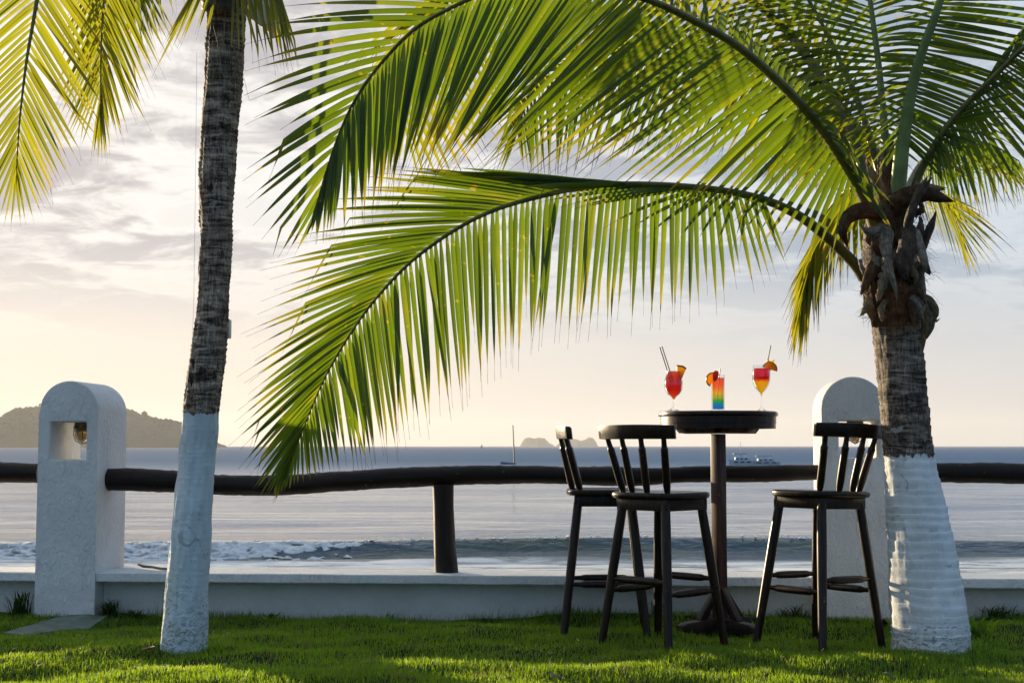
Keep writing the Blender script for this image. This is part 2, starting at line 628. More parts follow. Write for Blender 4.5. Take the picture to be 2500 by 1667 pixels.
def grid_mesh(name, X, Y, Z):
    ny, nx = X.shape
    me = bpy.data.meshes.new(name)
    co = np.stack([X, Y, Z], -1).reshape(-1, 3)
    idx = np.arange(nx * ny).reshape(ny, nx)
    fc = np.stack([idx[:-1, :-1], idx[:-1, 1:], idx[1:, 1:], idx[1:, :-1]], -1).reshape(-1, 4)
    me.from_pydata(co.tolist(), [], fc.tolist())
    me.polygons.foreach_set('use_smooth', [True] * len(me.polygons))
    me.update()
    return me


# ------------------------------------------------------------------ structure: lawn, beach, sea, hill, islands
def build_ground():
    m, N, p = mat('lawn soil')
    oc = N.new('ShaderNodeNewGeometry').outputs['Position']
    n = N.noise(oc, 14, 5, 0.65)
    c = N.ramp(n, [(0.3, (0.012, 0.018, 0.006)), (0.55, (0.030, 0.045, 0.012)), (0.75, (0.07, 0.065, 0.03))])
    setp(p, Base_Color=c, Roughness=0.95, Specular_IOR_Level=0.1)
    bump(N, p, N.noise(oc, 60, 4, 0.7), 0.8, 0.03)
    xs = np.concatenate([np.linspace(-150, -6, 20), np.linspace(-5.5, 5.5, 150), np.linspace(6, 150, 20)])
    ys = np.concatenate([np.linspace(-200, 3.6, 24), np.linspace(3.8, 7.9, 110)])
    X, Y = np.meshgrid(xs, ys)
    ycut = PL.y + 0.22 - (X - PL.x) * math.tan(TH)               # ends under the wall
    Y = np.where(Y > ycut, ycut, Y)
    far = (np.abs(X) > 5.6) | (Y < 3.7)
    Z = np.where(far, -0.01, ground_np(X, Y))
    tag(link('lawn', grid_mesh('lawn', X, Y, Z), m), kind='structure')


def build_sand():
    m, N, p = mat('wet sand')
    oc = N.new('ShaderNodeNewGeometry').outputs['Position']
    n = N.noise(oc, 0.8, 5, 0.6)
    setp(p, Base_Color=N.mix(n, (0.16, 0.12, 0.08), (0.28, 0.22, 0.15)), Roughness=0.5)
    xs = np.linspace(-400, 400, 120)
    ts = np.array([0.24, 0.9, 3, 8, 14, 20, 24, 30, 45, 80])
    zs = np.array([-0.02, -0.35, -0.7, -1.10, -1.50, -1.85, -2.0, -2.1, -2.2, -2.35])
    X, T = np.meshgrid(xs, ts)
    Zz = np.repeat(zs[:, None], len(xs), 1)
    Yw = PL.y - (X - PL.x) * math.tan(TH) * np.exp(-((X / 60) ** 2)) + T
    tag(link('beach', grid_mesh('beach', X, Yw, Zz), m), kind='structure')


def crest_y(x):
    return 32.9 + 0.45 * math.sin(x * 0.13 + 0.6) + 0.25 * math.sin(x * 0.37) + 0.012 * x


def wave_h(x, y):
    yc = crest_y(x)
    a = 0.38 * (0.86 + 0.14 * math.sin(x * 0.21 + 1.0))
    dy = y - yc
    h = a * math.exp(-(dy / (0.62 if dy < 0 else 2.2)) ** 2)
    y2 = yc - 1.9 + 0.35 * math.sin(x * 0.3)
    d2 = y - y2
    h += 0.09 * math.exp(-(d2 / (0.42 if d2 < 0 else 0.8)) ** 2) * (0.65 + 0.35 * math.sin(x * 0.45 + 2))
    for k, (yy, aa, ww) in enumerate(((38.5, 0.07, 0.9), (42, 0.10, 1.4), (47, 0.14, 1.6), (53, 0.14, 1.7), (61, 0.16, 2.0), (70, 0.16, 2.4), (82, 0.18, 3), (96, 0.18, 3.5))):
        d3 = y - (yy + 1.3 * math.sin(x * 0.11 + k * 2.1) + 0.5 * math.sin(x * 0.29 + k))
        h += aa * math.exp(-(d3 / ww) ** 2) * (0.5 + 0.5 * math.sin(x * 0.21 + k * 1.7) * math.sin(x * 0.083 + k))
    return h


def build_sea():
    m, N, p = mat('sea water')
    oc = N.new('ShaderNodeNewGeometry').outputs['Position']
    sep = N.new('ShaderNodeSeparateXYZ', {0: oc})
    y = sep.outputs[1]
    shallow = N.step(y, 30, 48, 1.0, 0.0)
    deep = N.mix(N.noise(N.mapping(oc, (0.02, 0.05, 1)), 1.0, 3), (0.008, 0.080, 0.190), (0.016, 0.110, 0.235))
    tint = N.noise(N.mapping(oc, (0.22, 0.9, 2.5)), 1.3, 5, 0.6, 0.6)
    c = N.mix(shallow, deep, N.mix(N.step(tint, 0.38, 0.62), (0.008, 0.052, 0.085), (0.036, 0.068, 0.050)))
    lace = N.noise(N.mapping(oc, (0.25, 1.2, 2.2)), 2.6, 6, 0.7, 0.9)
    lz = N.math('MULTIPLY', N.step(y, 30.8, 31.8), N.step(y, 33.1, 33.5, 1.0, 0.0))
    c = N.mix(N.math('MULTIPLY', N.step(lace, 0.60, 0.70), N.math('MULTIPLY', lz, 0.55)), c, (0.6, 0.62, 0.64))
    # thin foam lace and wash close to the beach
    wash = N.noise(N.mapping(oc, (0.30, 1.5, 1)), 1.5, 7, 0.68, 0.8)
    zone = N.step(y, 30.7, 31.7, 1.0, 0.0)
    fo = N.math('MULTIPLY', N.step(wash, 0.36, 0.56), zone)
    c = N.mix(N.math('MULTIPLY', fo, 0.95), c, (0.86, 0.84, 0.80))
    setp(p, Base_Color=c, IOR=1.33, Specular_IOR_Level=N.step(y, 60, 260, 0.5, 0.24),
         Roughness=N.math('ADD', N.math('ADD', N.step(y, 36, 260, 0.06, 0.52), N.step(y, 31.2, 32.4, 0.12, 0.0)), N.math('MULTIPLY', fo, 0.3)))
    chop = N.noise(N.mapping(oc, (0.45, 1.0, 1)), 2.2, 5, 0.62, 0.4)
    swell = N.noise(N.mapping(oc, (0.10, 0.42, 1), (0, 0, R(4))), 0.8, 4, 0.55, 0.3)
    far = N.noise(N.mapping(oc, (0.02, 0.07, 1)), 0.9, 5, 0.6, 0.3)
    s1 = N.math('MAXIMUM', N.step(y, 33, 160, 0.45, 0.65, smooth=False), N.step(y, 31.2, 32.2, 0.3, 0.0))
    b1 = bump(N, None, chop, s1, 0.25)
    b2 = bump(N, None, swell, N.step(y, 33, 200, 0.30, 0.60, smooth=False), 0.9, b1)
    bump(N, p, far, N.step(y, 100, 900, 0.0, 0.45, smooth=False), 3.0, b2)
    xs = np.concatenate([[-6500, -3000, -1200, -500, -220, -120, -75], np.linspace(-55, 55, 230), [75, 120, 220, 500, 1200, 3000, 6500]])
    ys = np.concatenate([[22, 26], np.linspace(28, 31, 10), np.linspace(31.2, 38, 80), np.linspace(38.4, 62, 60), np.linspace(64, 110, 30), [130, 170, 240, 400, 800, 1600, 3200, 5000, 7000]])
    X, Y = np.meshgrid(xs, ys)
    Z = np.empty_like(X)
    for i in range(len(ys)):
        for j in range(len(xs)):
            h = wave_h(xs[j], ys[i]) if (22 < ys[i] < 110 and abs(xs[j]) < 130) else 0
            Z[i, j] = SEA + h
    tag(link('sea', grid_mesh('sea', X, Y, Z), m), kind='structure')


def build_foam():
    m, N, p = mat('breaking foam')
    oc = N.new('ShaderNodeNewGeometry').outputs['Position']
    n = N.noise(oc, 3.5, 5, 0.65)
    setp(p, Base_Color=N.mix(N.step(n, 0.3, 0.6), (0.60, 0.62, 0.64), (0.86, 0.86, 0.86)), Roughness=0.8,
         Subsurface_Weight=0.5, Subsurface_Scale=0.15, Subsurface_Radius=(0.3, 0.3, 0.3))
    bump(N, p, N.noise(oc, 11, 6, 0.72), 0.9, 0.06)
    mb = MB()
    nx, na = 900, 26
    x0, x1 = -40.0, -3.2
    vs, fs, = [], []
    for i in range(nx):
        x = x0 + (x1 - x0) * i / (nx - 1)
        fall = min(1.0, (x1 - x) / 5.0)
        brk = 0.72 + 0.5 * noise.fractal(Vector((x * 0.5, 3.1, 0)), 1, 2, 3)
        yc = crest_y(x)
        for k in range(na):
            t = k / (na - 1)
            yy = yc + 0.16 - t * (0.5 + 1.15 * fall * (0.8 + 0.3 * brk))
            env = math.sin(PI * min(1.0, t * 1.02)) ** 0.6
            n_ = noise.fractal(Vector((x * 3.6, yy * 4.5, 0.0)), 0.8, 2.1, 5)
            zz = SEA + wave_h(x, yy) + env * (0.035 + 0.07 * brk * fall + 0.055 * n_) - (0.06 if k in (0, na - 1) else 0) - (1 - fall) * 0.04
            # the tumbling lip keeps the front steep
            yy -= 0.25 * fall * env * (0.5 + n_)
            vs.append((x + 0.10 * noise.noise(Vector((x * 3, k * .7, 0))), yy, zz))
    for i in range(nx - 1):
        for k in range(na - 1):
            fs.append((i * na + k, (i + 1) * na + k, (i + 1) * na + k + 1, i * na + k + 1))
    mb.add(vs, fs)
    # loose spray blobs ahead of and along the crest
    for q in range(420):
        x = random.uniform(x0, 10)
        r = random.uniform(0.02, 0.06) * (1 if x < x1 else 0.5)
        yy = crest_y(x) + (random.uniform(-1.9, 0.15) if x < x1 else random.uniform(-0.15, 0.15))
        zc = SEA + wave_h(x, yy) + (0.02 if x > x1 else random.uniform(0, 0.03))
        ring = [(x + r * 2.4 * math.cos(t) * random.uniform(.7, 1.3), yy + r * math.sin(t) * 1.2, zc + random.uniform(-.02, .02)) for t in np.linspace(0, 2 * PI, 7)[:-1]]
        topv = (x, yy, zc + r * random.uniform(0.6, 1.3))
        mb.add(ring + [topv], [(k, (k + 1) % 6, 6) for k in range(6)])
    o = mb.build('foam', m, ang=80)
    tag(o, kind='stuff')


def build_hill():
    m, N, p = mat('wooded hillside')
    oc = N.new('ShaderNodeNewGeometry').outputs['Position']
    n = N.noise(oc, 0.05, 6, 0.7)
    setp(p, Base_Color=N.ramp(n, [(0.35, (0.035, 0.042, 0.020)), (0.75, (0.065, 0.066, 0.034))]), Roughness=0.9, Specular_IOR_Level=0.1)
    D = 2000.0
    # ridge line measured in the photo (2352 px scale): u, v
    rl = [(-260, 1012), (-200, 990), (-120, 958), (-60, 955), (0, 972), (18, 952), (40, 939), (60, 937), (92, 934), (140, 936), (200, 934), (260, 938), (290, 940), (315, 950), (350, 960), (385, 968), (410, 968), (430, 985), (455, 1004), (480, 1022)]
    us = np.array([a for a, b in rl], float)
    hs = np.array([Q(a, b, D).z for a, b in rl])
    xs_r = np.array([Q(a, 1024, D).x for a, b in rl])
    xs = np.linspace(xs_r[0] - 60, xs_r[-1], 170)
    ds = np.linspace(-150, 160, 28)
    X, T = np.meshgrid(xs, ds)
    H = np.interp(xs, xs_r, hs)
    Z = np.empty_like(X)
    for i, t in enumerate(ds):
        if t < 0:
            f = max(0.0, 1 - (t / -150) ** 1.6)
        else:
            f = max(0.0, 1 - (t / 160) ** 2)
        for j in range(len(xs)):
            rough = noise.fractal(Vector((xs[j] * 0.012, t * 0.012, 5)), 1, 2, 4) * 8 * f
            Z[i, j] = SEA - 3 + (H[j] - SEA + 0.5) * f + rough * (0.5 if H[j] > 8 else 0.1)
    tag(link('hill', grid_mesh('hill', X * (D + T) / D, D + T, Z), m), kind='structure')
    # wood that crowns it: one mass nobody could count
    mb = MB()
    ico = bmesh.new()
    bmesh.ops.create_icosphere(ico, subdivisions=1, radius=1)
    iv = [v.co.copy() for v in ico.verts]
    fi = [[v.index for v in f.verts] for f in ico.faces]
    ico.free()
    for q in range(1500):
        x = random.uniform(xs[0], xs[-1])
        t = random.uniform(-110, 25) if q < 1000 else random.uniform(-12, 12)
        f = max(0.0, 1 - (abs(t) / 150) ** 1.6)
        hz_ = np.interp(x, xs_r, hs)
        z = SEA - 3 + (hz_ - SEA + 1) * f
        if z < SEA + 1:
            continue
        r = random.uniform(2.6, 6.8)
        pos = Vector((x, D + t, z - r * 0.3))
        vv = []
        for c in iv:
            k = 1 + 0.45 * noise.noise(c * 1.7 + pos)
            vv.append(pos + Vector((c.x * r * k * 1.15, c.y * r * k, c.z * r * k * random.uniform(0.75, 1.05))))
        mb.add(vv, fi)
    # a few taller crowns that stand out on the ridge
    for u in (90, 128, 190, 236, 330, 388, 400):
        x = Q(u, 1000, D).x
        hz_ = np.interp(x, xs_r, hs)
        for q in range(7):
            pos = Vector((x + random.uniform(-5, 5), D + random.uniform(-5, 5), hz_ - 2 + random.uniform(-3, 4)))
            r = random.uniform(2.4, 4.6)
            mb.add([pos + c * r * (1 + 0.4 * noise.noise(c * 2 + pos)) for c in iv], fi)
    tag(mb.build('hill_wood', m, ang=180), kind='stuff')


def rock(name, outline, D, depth, label=None):
    """island: outline of (u,v) turned into a rounded rocky mass with real depth"""
    m = M.get('islandrock')
    if m is None:
        m, N, p = mat('island rock')
        oc = N.new('ShaderNodeNewGeometry').outputs['Position']
        n = N.noise(oc, 0.02, 6, 0.7)
        setp(p, Base_Color=N.mix(n, (0.05, 0.05, 0.035), (0.14, 0.12, 0.09)), Roughness=0.95, Specular_IOR_Level=0.1)
        M['islandrock'] = m
    xs = np.array([Q(a, 1024, D).x for a, b in outline])
    hs = np.array([Q(a, b, D).z - SEA for a, b in outline])
    X1 = np.linspace(xs[0], xs[-1], 80)
    H = np.interp(X1, xs, hs)
    T = np.linspace(-1, 1, 20)
    X, TT = np.meshgrid(X1, T)
    Z = np.empty_like(X)
    half = np.interp(X1, [xs[0], (xs[0] + xs[-1]) / 2, xs[-1]], [0.3, 1, 0.3])
    Y = D + TT * depth * half[None, :]
    for i, t in enumerate(T):
        f = (1 - abs(t) ** 3.0)
        for j in range(len(X1)):
            Z[i, j] = SEA - 4 + (H[j] + 4) * f + noise.fractal(Vector((X1[j] * .03, t * 3, 1)), 1, 2, 4) * H[j] * 0.05 * f
    o = link(name, grid_mesh(name, X, Y, Z), m)
    return tag(o, kind='structure')


build_ground()
build_sand()
build_sea()
build_foam()
build_hill()
rock('islet', [(1194, 1025), (1199, 1015), (1206, 1006), (1216, 1004), (1226, 1007), (1236, 1005), (1250, 1006), (1257, 1012), (1262, 1018), (1270, 1021), (1275, 1025)], 4500, 130)
rock('islet', [(1276, 1025), (1283, 1018), (1295, 1012), (1306, 1009), (1322, 1008), (1332, 1012), (1345, 1009), (1352, 1004), (1362, 1006), (1369, 1015), (1373, 1025)], 4600, 140)
rock('sea_rock', [(482, 1025), (490, 1020), (499, 1016), (507, 1020), (516, 1022), (521, 1025)], 2300, 20)

# ------------------------------------------------------------------ haze
def build_haze():
    mb = MB()
    mb.box((-6800, -230, -3.4), (6800, 7200, 130))
    m = bpy.data.materials.new('sea haze')
    m.use_nodes = True
    m.node_tree.nodes.clear()
    N = NT(m.node_tree)
    out = N.new('ShaderNodeOutputMaterial')
    v = N.new('ShaderNodeVolumePrincipled', {'Color': (0.97, 0.98, 1.0, 1), 'Density': HAZE, 'Anisotropy': 0.2})
    N.l.new(v.outputs[0], out.inputs['Volume'])
    tag(mb.build('haze', m, smooth=False), kind='stuff')


HAZE = 0.00012
build_haze()

# ------------------------------------------------------------------ wall, pillars, rail
def wall_seg(s0, s1, label, body_s0=None):
    root = empty('low_wall', W(s0, 0.2, 0), label, 'wall', 'white low walls along the lawn edge')
    n = max(4, int((s1 - s0) / 0.05))
    z0, z1 = 0.185, 0.232
    # body, set back under the coping
    mb = MB()
    Mx = Matrix(((AX.x, BX.x, 0, PL.x), (AX.y, BX.y, 0, PL.y), (0, 0, 1, 0), (0, 0, 0, 1)))
    mb.box((s0 if body_s0 is None else body_s0, 0.125, -0.4), (s1, 0.30, z0 + 0.01), Mx)
    mb.build('wall_body', M['stucco_smooth'], root, smooth=False)
    # coping slab with slightly uneven arrises
    mb = MB()
    vs, fs = [], []
    prof = [(0.012, z0), (0.009, z0 + 0.005), (0.010, z1 - 0.005), (0.015, z1), (0.12, z1 + 0.001), (0.24, z1), (0.352, z1 - 0.001), (0.360, z1 - 0.010), (0.360, z0 + 0.01), (0.35, z0)]
    for i in range(n + 1):
        s = s0 + (s1 - s0) * i / n
        for (t, z) in prof:
            dz = 0.0018 * noise.fractal(Vector((s * 4, t * 6, z * 9)), 1, 2, 4)
            dt = 0.0022 * noise.fractal(Vector((s * 5, t * 6 + 7, z * 20)), 1, 2, 4)
            vs.append(W(s, t + dt, z + dz))
    q = len(prof)
    for i in range(n):
        for k in range(q):
            k2 = (k + 1) % q
            fs.append((i * q + k, (i + 1) * q + k, (i + 1) * q + k2, i * q + k2))
    fs.append(tuple(range(q)))
    fs.append(tuple(reversed(range(n * q, n * q + q))))
    mb.add(vs, fs)
    mb.build('coping', M['stucco'], root, ang=24)
    return root


def pillar(s0, width, depth, top, label, lamp_u):
    """arched pillar with a square lantern opening"""
    root = empty('lantern_pillar', W(s0 + width / 2, depth / 2, 0), label, 'pillar', 'white arched lantern pillars')
    r = width / 2
    h0, h1, hw = HOLE
    bm = bmesh.new()

    def loop(pts):
        vs = [bm.verts.new(p) for p in pts]
        return [bm.edges.new((vs[i], vs[(i + 1) % len(vs)])) for i in range(len(vs))]
    out = [(0, 0, -0.15), (width, 0, -0.15), (width, 0, top - r)]
    out += [(r + r * math.cos(a), 0, top - r + r * math.sin(a)) for a in np.linspace(0, PI, 33)[1:-1]]
    out += [(0, 0, top - r)]
    c = r + HOLE_DX
    es = loop(out) + loop([(c - hw, 0, h0), (c - hw, 0, h1), (c + hw, 0, h1), (c + hw, 0, h0)])
    g = bmesh.ops.triangle_fill(bm, use_beauty=True, use_dissolve=False, edges=es, normal=(0, -1, 0))
    fs = [f for f in bm.faces]
    ex = bmesh.ops.extrude_face_region(bm, geom=fs)
    for v in [e for e in ex['geom'] if isinstance(e, bmesh.types.BMVert)]:
        v.co.y += depth
    bmesh.ops.recalc_face_normals(bm, faces=bm.faces)
    sharp = [e for e in bm.edges if e.is_manifold and e.calc_face_angle(0) > R(40) and min(v.co.z for v in e.verts) > -0.1]
    bmesh.ops.bevel(bm, geom=sharp, offset=0.010, segments=3, profile=0.5, affect='EDGES', clamp_overlap=True)
    me = bpy.data.meshes.new('pillar_body')
    for v in bm.verts:
        v.co = W(s0 + v.co.x, v.co.y, v.co.z)
    bm.to_mesh(me)
    bm.free()
    crease(me, 30)
    link('pillar_body', me, M['stucco'], root)
    # bulkhead lamp hanging in the opening
    cx = s_at(lamp_u, depth * 0.42)
    mb = MB()
    ctr = W(cx, depth * 0.42, h1)
    q = 1.42
    mb.lathe([(0.0, -0.001), (0.030 * q, -0.001), (0.031 * q, -0.022 * q), (0.027 * q, -0.026 * q), (0.0, -0.026 * q)], 24, ctr)
    lampo = mb.build('lamp_holder', M['brass'], root)
    mb = MB()
    mb.lathe([(r * q, z * q) for r, z in ((0.026, -0.0265), (0.028, -0.032), (0.028, -0.050), (0.022, -0.066), (0.012, -0.076), (0.0, -0.079))], 24, ctr)
    gl, N, p = mat('amber lamp glass')
    setp(p, Base_Color=(0.50, 0.30, 0.10), Roughness=0.10, Transmission_Weight=0.7, IOR=1.4)
    mb.build('lamp_glass', gl, lampo)
    mb = MB()
    for a in (0.3, 0.3 + PI / 2):
        ca, sa = math.cos(a) * 0.0315 * q, math.sin(a) * 0.0315 * q
        pts = [ctr + Vector((ca * k, sa * k, z * q)) for k, z in ((1, -0.012), (1, -0.05), (0.75, -0.071), (0, -0.083), (-0.75, -0.071), (-1, -0.05), (-1, -0.012))]
        mb.tube(pts, 0.0026, 6)
    th = np.linspace(0, 2 * PI, 21)
    mb.tube([ctr + Vector((math.cos(t) * 0.0315 * q, math.sin(t) * 0.0315 * q, -0.030 * q)) for t in th], 0.0026, 6, caps=False)
    mb.build('lamp_cage', M['brass'], lampo)
    return root


PW = 0.325
TOP_L = Q(165, 875, PL.y + 0.02).z
TOP_R = Q(1953, 865, W(s_at(1890), 0, 0).y).z
HOLE = (Q(160, 1056, PL.y).z, Q(160, 969, PL.y).z, pxm(42, PL.y))
HOLE_DX = 0.0
SL = s_at(86)
SR = s_at(1889)
pillar(SL, PW, 0.44, TOP_L, 'white arched pillar with a square lantern hole, beside the leaning palm at the far left', 187)
HOLE_R = (Q(1970, 1052, W(SR, 0, 0).y).z, Q(1970, 966, W(SR, 0, 0).y).z, pxm(46, W(SR, 0, 0).y))
HOLE = HOLE_R
HOLE_DX = pxm(1970 - 1958, 7.2)
pillar(SR, PW, 0.33, TOP_R, 'white arched pillar half hidden behind the thick ringed palm trunk', 1966)
wall_seg(SL + PW + 0.003, SR - 0.003, 'low white wall with overhanging coping between the two lantern pillars', SL + PW + 0.003)
wall_seg(SL - 6.5, SL - 0.003, 'stub of low white wall left of the blue-grey lantern pillar')
wall_seg(SR + PW + 0.003, SR + PW + 6.0, 'low white wall stretch beyond the ringed palm trunk')


def rail(pts, label, cat='rail', t=0.17):
    """pts: (u, v, halfheight px)"""
    P3 = []
    for (u, v, h) in pts:
        s = s_at(u, t)
        d = W(s, t, 0).y
        c = Q(u, v, d)
        P3.append((c.x, c.y, c.z, pxm(h, d)))
    out, par, L = catmull(P3, max(12, int(len(P3) * 9)))
    mb = MB()
    rad = [o[3] * (1 + 0.05 * noise.fractal(Vector((o[0] * 3.1, 2, 0)), 1, 2, 3)) for o in out]
    cen = [Vector(o[:3]) + Vector((0, 0.006 * noise.noise(Vector((o[0] * 2, 9, 0))), 0.004 * noise.noise(Vector((o[0] * 4, 1, 0))))) for o in out]
    mb.tube(cen, rad, 22, jitter=0.10, rnd=0.3)
    o = mb.build('log_rail', M['log'], origin=P3[0][:3], ang=50)
    tag(o, label, cat, 'dark log rails between the pillars')
    return o


rail([(250, 1101, 25), (330, 1102, 26), (410, 1106, 25), (500, 1113, 23), (640, 1114, 23), (760, 1106, 23), (900, 1098, 23), (1020, 1092, 22), (1150, 1090, 21), (1290, 1091, 20), (1400, 1093, 22), (1470, 1095, 21), (1560, 1090, 18), (1640, 1088, 19), (1740, 1088, 19), (1800, 1086, 18), (1882, 1084, 17)],
     'long wavy dark log rail spanning between the two white pillars')
rail([(-900, 1086, 24), (-600, 1080, 25), (-350, 1088, 24), (-160, 1084, 24), (-60, 1083, 24), (0, 1084, 24), (50, 1085, 23), (92, 1086, 22)], 'short dark log rail end left of the blue-grey lantern pillar')
rail([(2030, 1086, 20), (2100, 1085, 21), (2160, 1085, 22), (2250, 1085, 23), (2352, 1088, 24), (2470, 1090, 23), (2700, 1086, 24), (3000, 1092, 25), (3300, 1090, 24)], 'dark log rail beyond the ringed palm trunk')

# support post under the long rail
dpost = W(s_at(1022, 0.17), 0.17, 0).y
mb = MB()
pp = []
for (v, l, r_) in ((1112, 993, 1042), (1160, 995, 1042), (1210, 996, 1044), (1255, 997, 1047), (1290, 998, 1051), (1318, 999, 1052)):
    pp.append((Q((l + r_) / 2, v, dpost), pxm((r_ - l) / 2, dpost)))
pp[-1] = (Vector((pp[-1][0].x, pp[-1][0].y, 0.228)), pp[-1][1])
mb.tube([a for a, b in pp], [b for a, b in pp], 20, jitter=0.12, rnd=0.7, up=(1, 0, 0))
post = mb.build('support_post', M['post'], origin=pp[-1][0], ang=50)
tag(post, 'stout dark wooden post standing on the wall and holding up the long rail', 'post')

# ------------------------------------------------------------------ palms
def trunk(root, edges, d, base_z, ring_step, ring_amp, mat_, extend_top=None, seed=0, rough=0.006, seg=84, smooth_below=-1):
    """edges: (v, uleft, uright) measured in the photo; the trunk stands at depth d"""
    zs = np.array([Q(1000, v, d).z for v, l, r_ in edges])
    cx = np.array([Q((l + r_) / 2, 1000, d).x for v, l, r_ in edges])
    rr = np.array([pxm((r_ - l) / 2, d) for v, l, r_ in edges])
    o = np.argsort(zs)
    zs, cx, rr = zs[o], cx[o], rr[o]
    ztop = zs[-1] if extend_top is None else extend_top
    lev = []
    z = base_z
    rs = random.Random(seed)
    while z < ztop:
        st = ring_step * rs.uniform(0.72, 1.35)
        a = ring_amp * rs.uniform(0.5, 1.3)
        lev += [(z, -0.1 * a), (z + st * 0.45, 0.35 * a), (z + st * 0.86, 1.0 * a), (z + st * 0.97, 0.25 * a)]
        z += st
    vs, fs = [], []
    tilt = [rs.uniform(-0.02, 0.02) for q in range(len(lev))]
    for i, (z, a0) in enumerate(lev):
        zz = min(max(z, zs[0]), zs[-1])
        x, r0 = np.interp(zz, zs, cx), np.interp(zz, zs, rr)
        if z > zs[-1]:
            k = (cx[-1] - cx[-3]) / (zs[-1] - zs[-3])
            x = cx[-1] + k * (z - zs[-1])
        if z < zs[0]:
            r0 *= 1.0 + (zs[0] - z) * 0.5
        tl = tilt[i // 4]
        for q in range(seg):
            th = 2 * PI * q / seg
            c, s = math.cos(th), math.sin(th)
            n = noise.fractal(Vector((c * 2.2, s * 2.2, z * 5.0 + seed)), 1, 2, 4) * rough
            n += noise.noise(Vector((c * 9, s * 9, z * 16 + seed))) * rough * 0.35
            n += noise.noise(Vector((c * 22, s * 22, z * 4 + seed))) * rough * 0.34
            n += noise.noise(Vector((c * 3, s * 3, z * 2.2 + seed))) * rough * 0.6
            a = a0 * (0.55 + 0.9 * abs(noise.noise(Vector((c * 1.8, s * 1.8, z * 7 + seed)))) * 1.6)
            r = r0 + (a if z > smooth_below else a * 0.22) + n
            vs.append((x + c * r, d + s * r, z + tl * c * r0 * 2.5 + 0.007 * noise.noise(Vector((c * 2.4, s * 2.4, z * 9 + seed)))))
    for i in range(len(lev) - 1):
        for q in range(seg):
            q2 = (q + 1) % seg
            fs.append((i * seg + q, i * seg + q2, (i + 1) * seg + q2, (i + 1) * seg + q))
    fs.append(tuple((len(lev) - 1) * seg + q for q in range(seg)))
    mb = MB()
    mb.add(vs, fs)
    return mb.build('trunk', mat_, root, ang=60)


def leaflet(mb, base, d0, L, w, droop, rnd, n=9, fold=0.30, tw=0.0, kink=None):
    """one pinnate leaflet: a folded blade that tapers to a thread and hangs under its weight"""
    d0 = d0.normalized()
    pts = [base.copy()]
    dirs = [d0]
    p = base.copy()
    st = L / n
    bow = random.uniform(-0.10, 0.10) * (0.45 if n == 9 else 1)
    sidev = d0.cross(Vector((0, 1, 0)))
    if sidev.length < 0.05:
        sidev = Vector((1, 0, 0))
    sidev.normalize()
    for i in range(n):
        t = (i + 1) / n
        g = droop * t ** 1.4
        if kink is not None and t > kink:
            g += 1.6
        dd = (d0 + Vector((0, 0, -1)) * g + sidev * bow * t).normalized()
        p = p + dd * st
        pts.append(p.copy())
        dirs.append(dd)
    vs, fs, al = [], [], []
    for i in range(n + 1):
        t = i / n
        dd = dirs[i]
        wv = dd.cross(Vector((0, 1, 0)))
        if wv.length < 0.15:
            wv = dd.cross(Vector((1, 0, 0)))
        wv.normalize()
        nv = wv.cross(dd).normalized()
        a = tw * (1 - 0.3 * t)
        wv, nv = wv * math.cos(a) + nv * math.sin(a), nv * math.cos(a) - wv * math.sin(a)
        prof = min(1.0, 0.5 + 4.5 * t) * max(0.0, 1 - (t / 0.90) ** 3.0) ** 0.9
        prof = max(prof, 0.045)
        h = w * 0.5 * prof
        vs += [pts[i] + wv * h + nv * h * fold, pts[i] - nv * h * fold * 0.6, pts[i] - wv * h + nv * h * fold]
        al += [t] * 3
    for i in range(n):
        b = 3 * i
        fs += [(b, b + 1, b + 4, b + 3), (b + 1, b + 2, b + 5, b + 4)]
    mb.add(vs, fs, rnd, al)


STUFF = {}                                    # one leftover mass of leaflets per palm


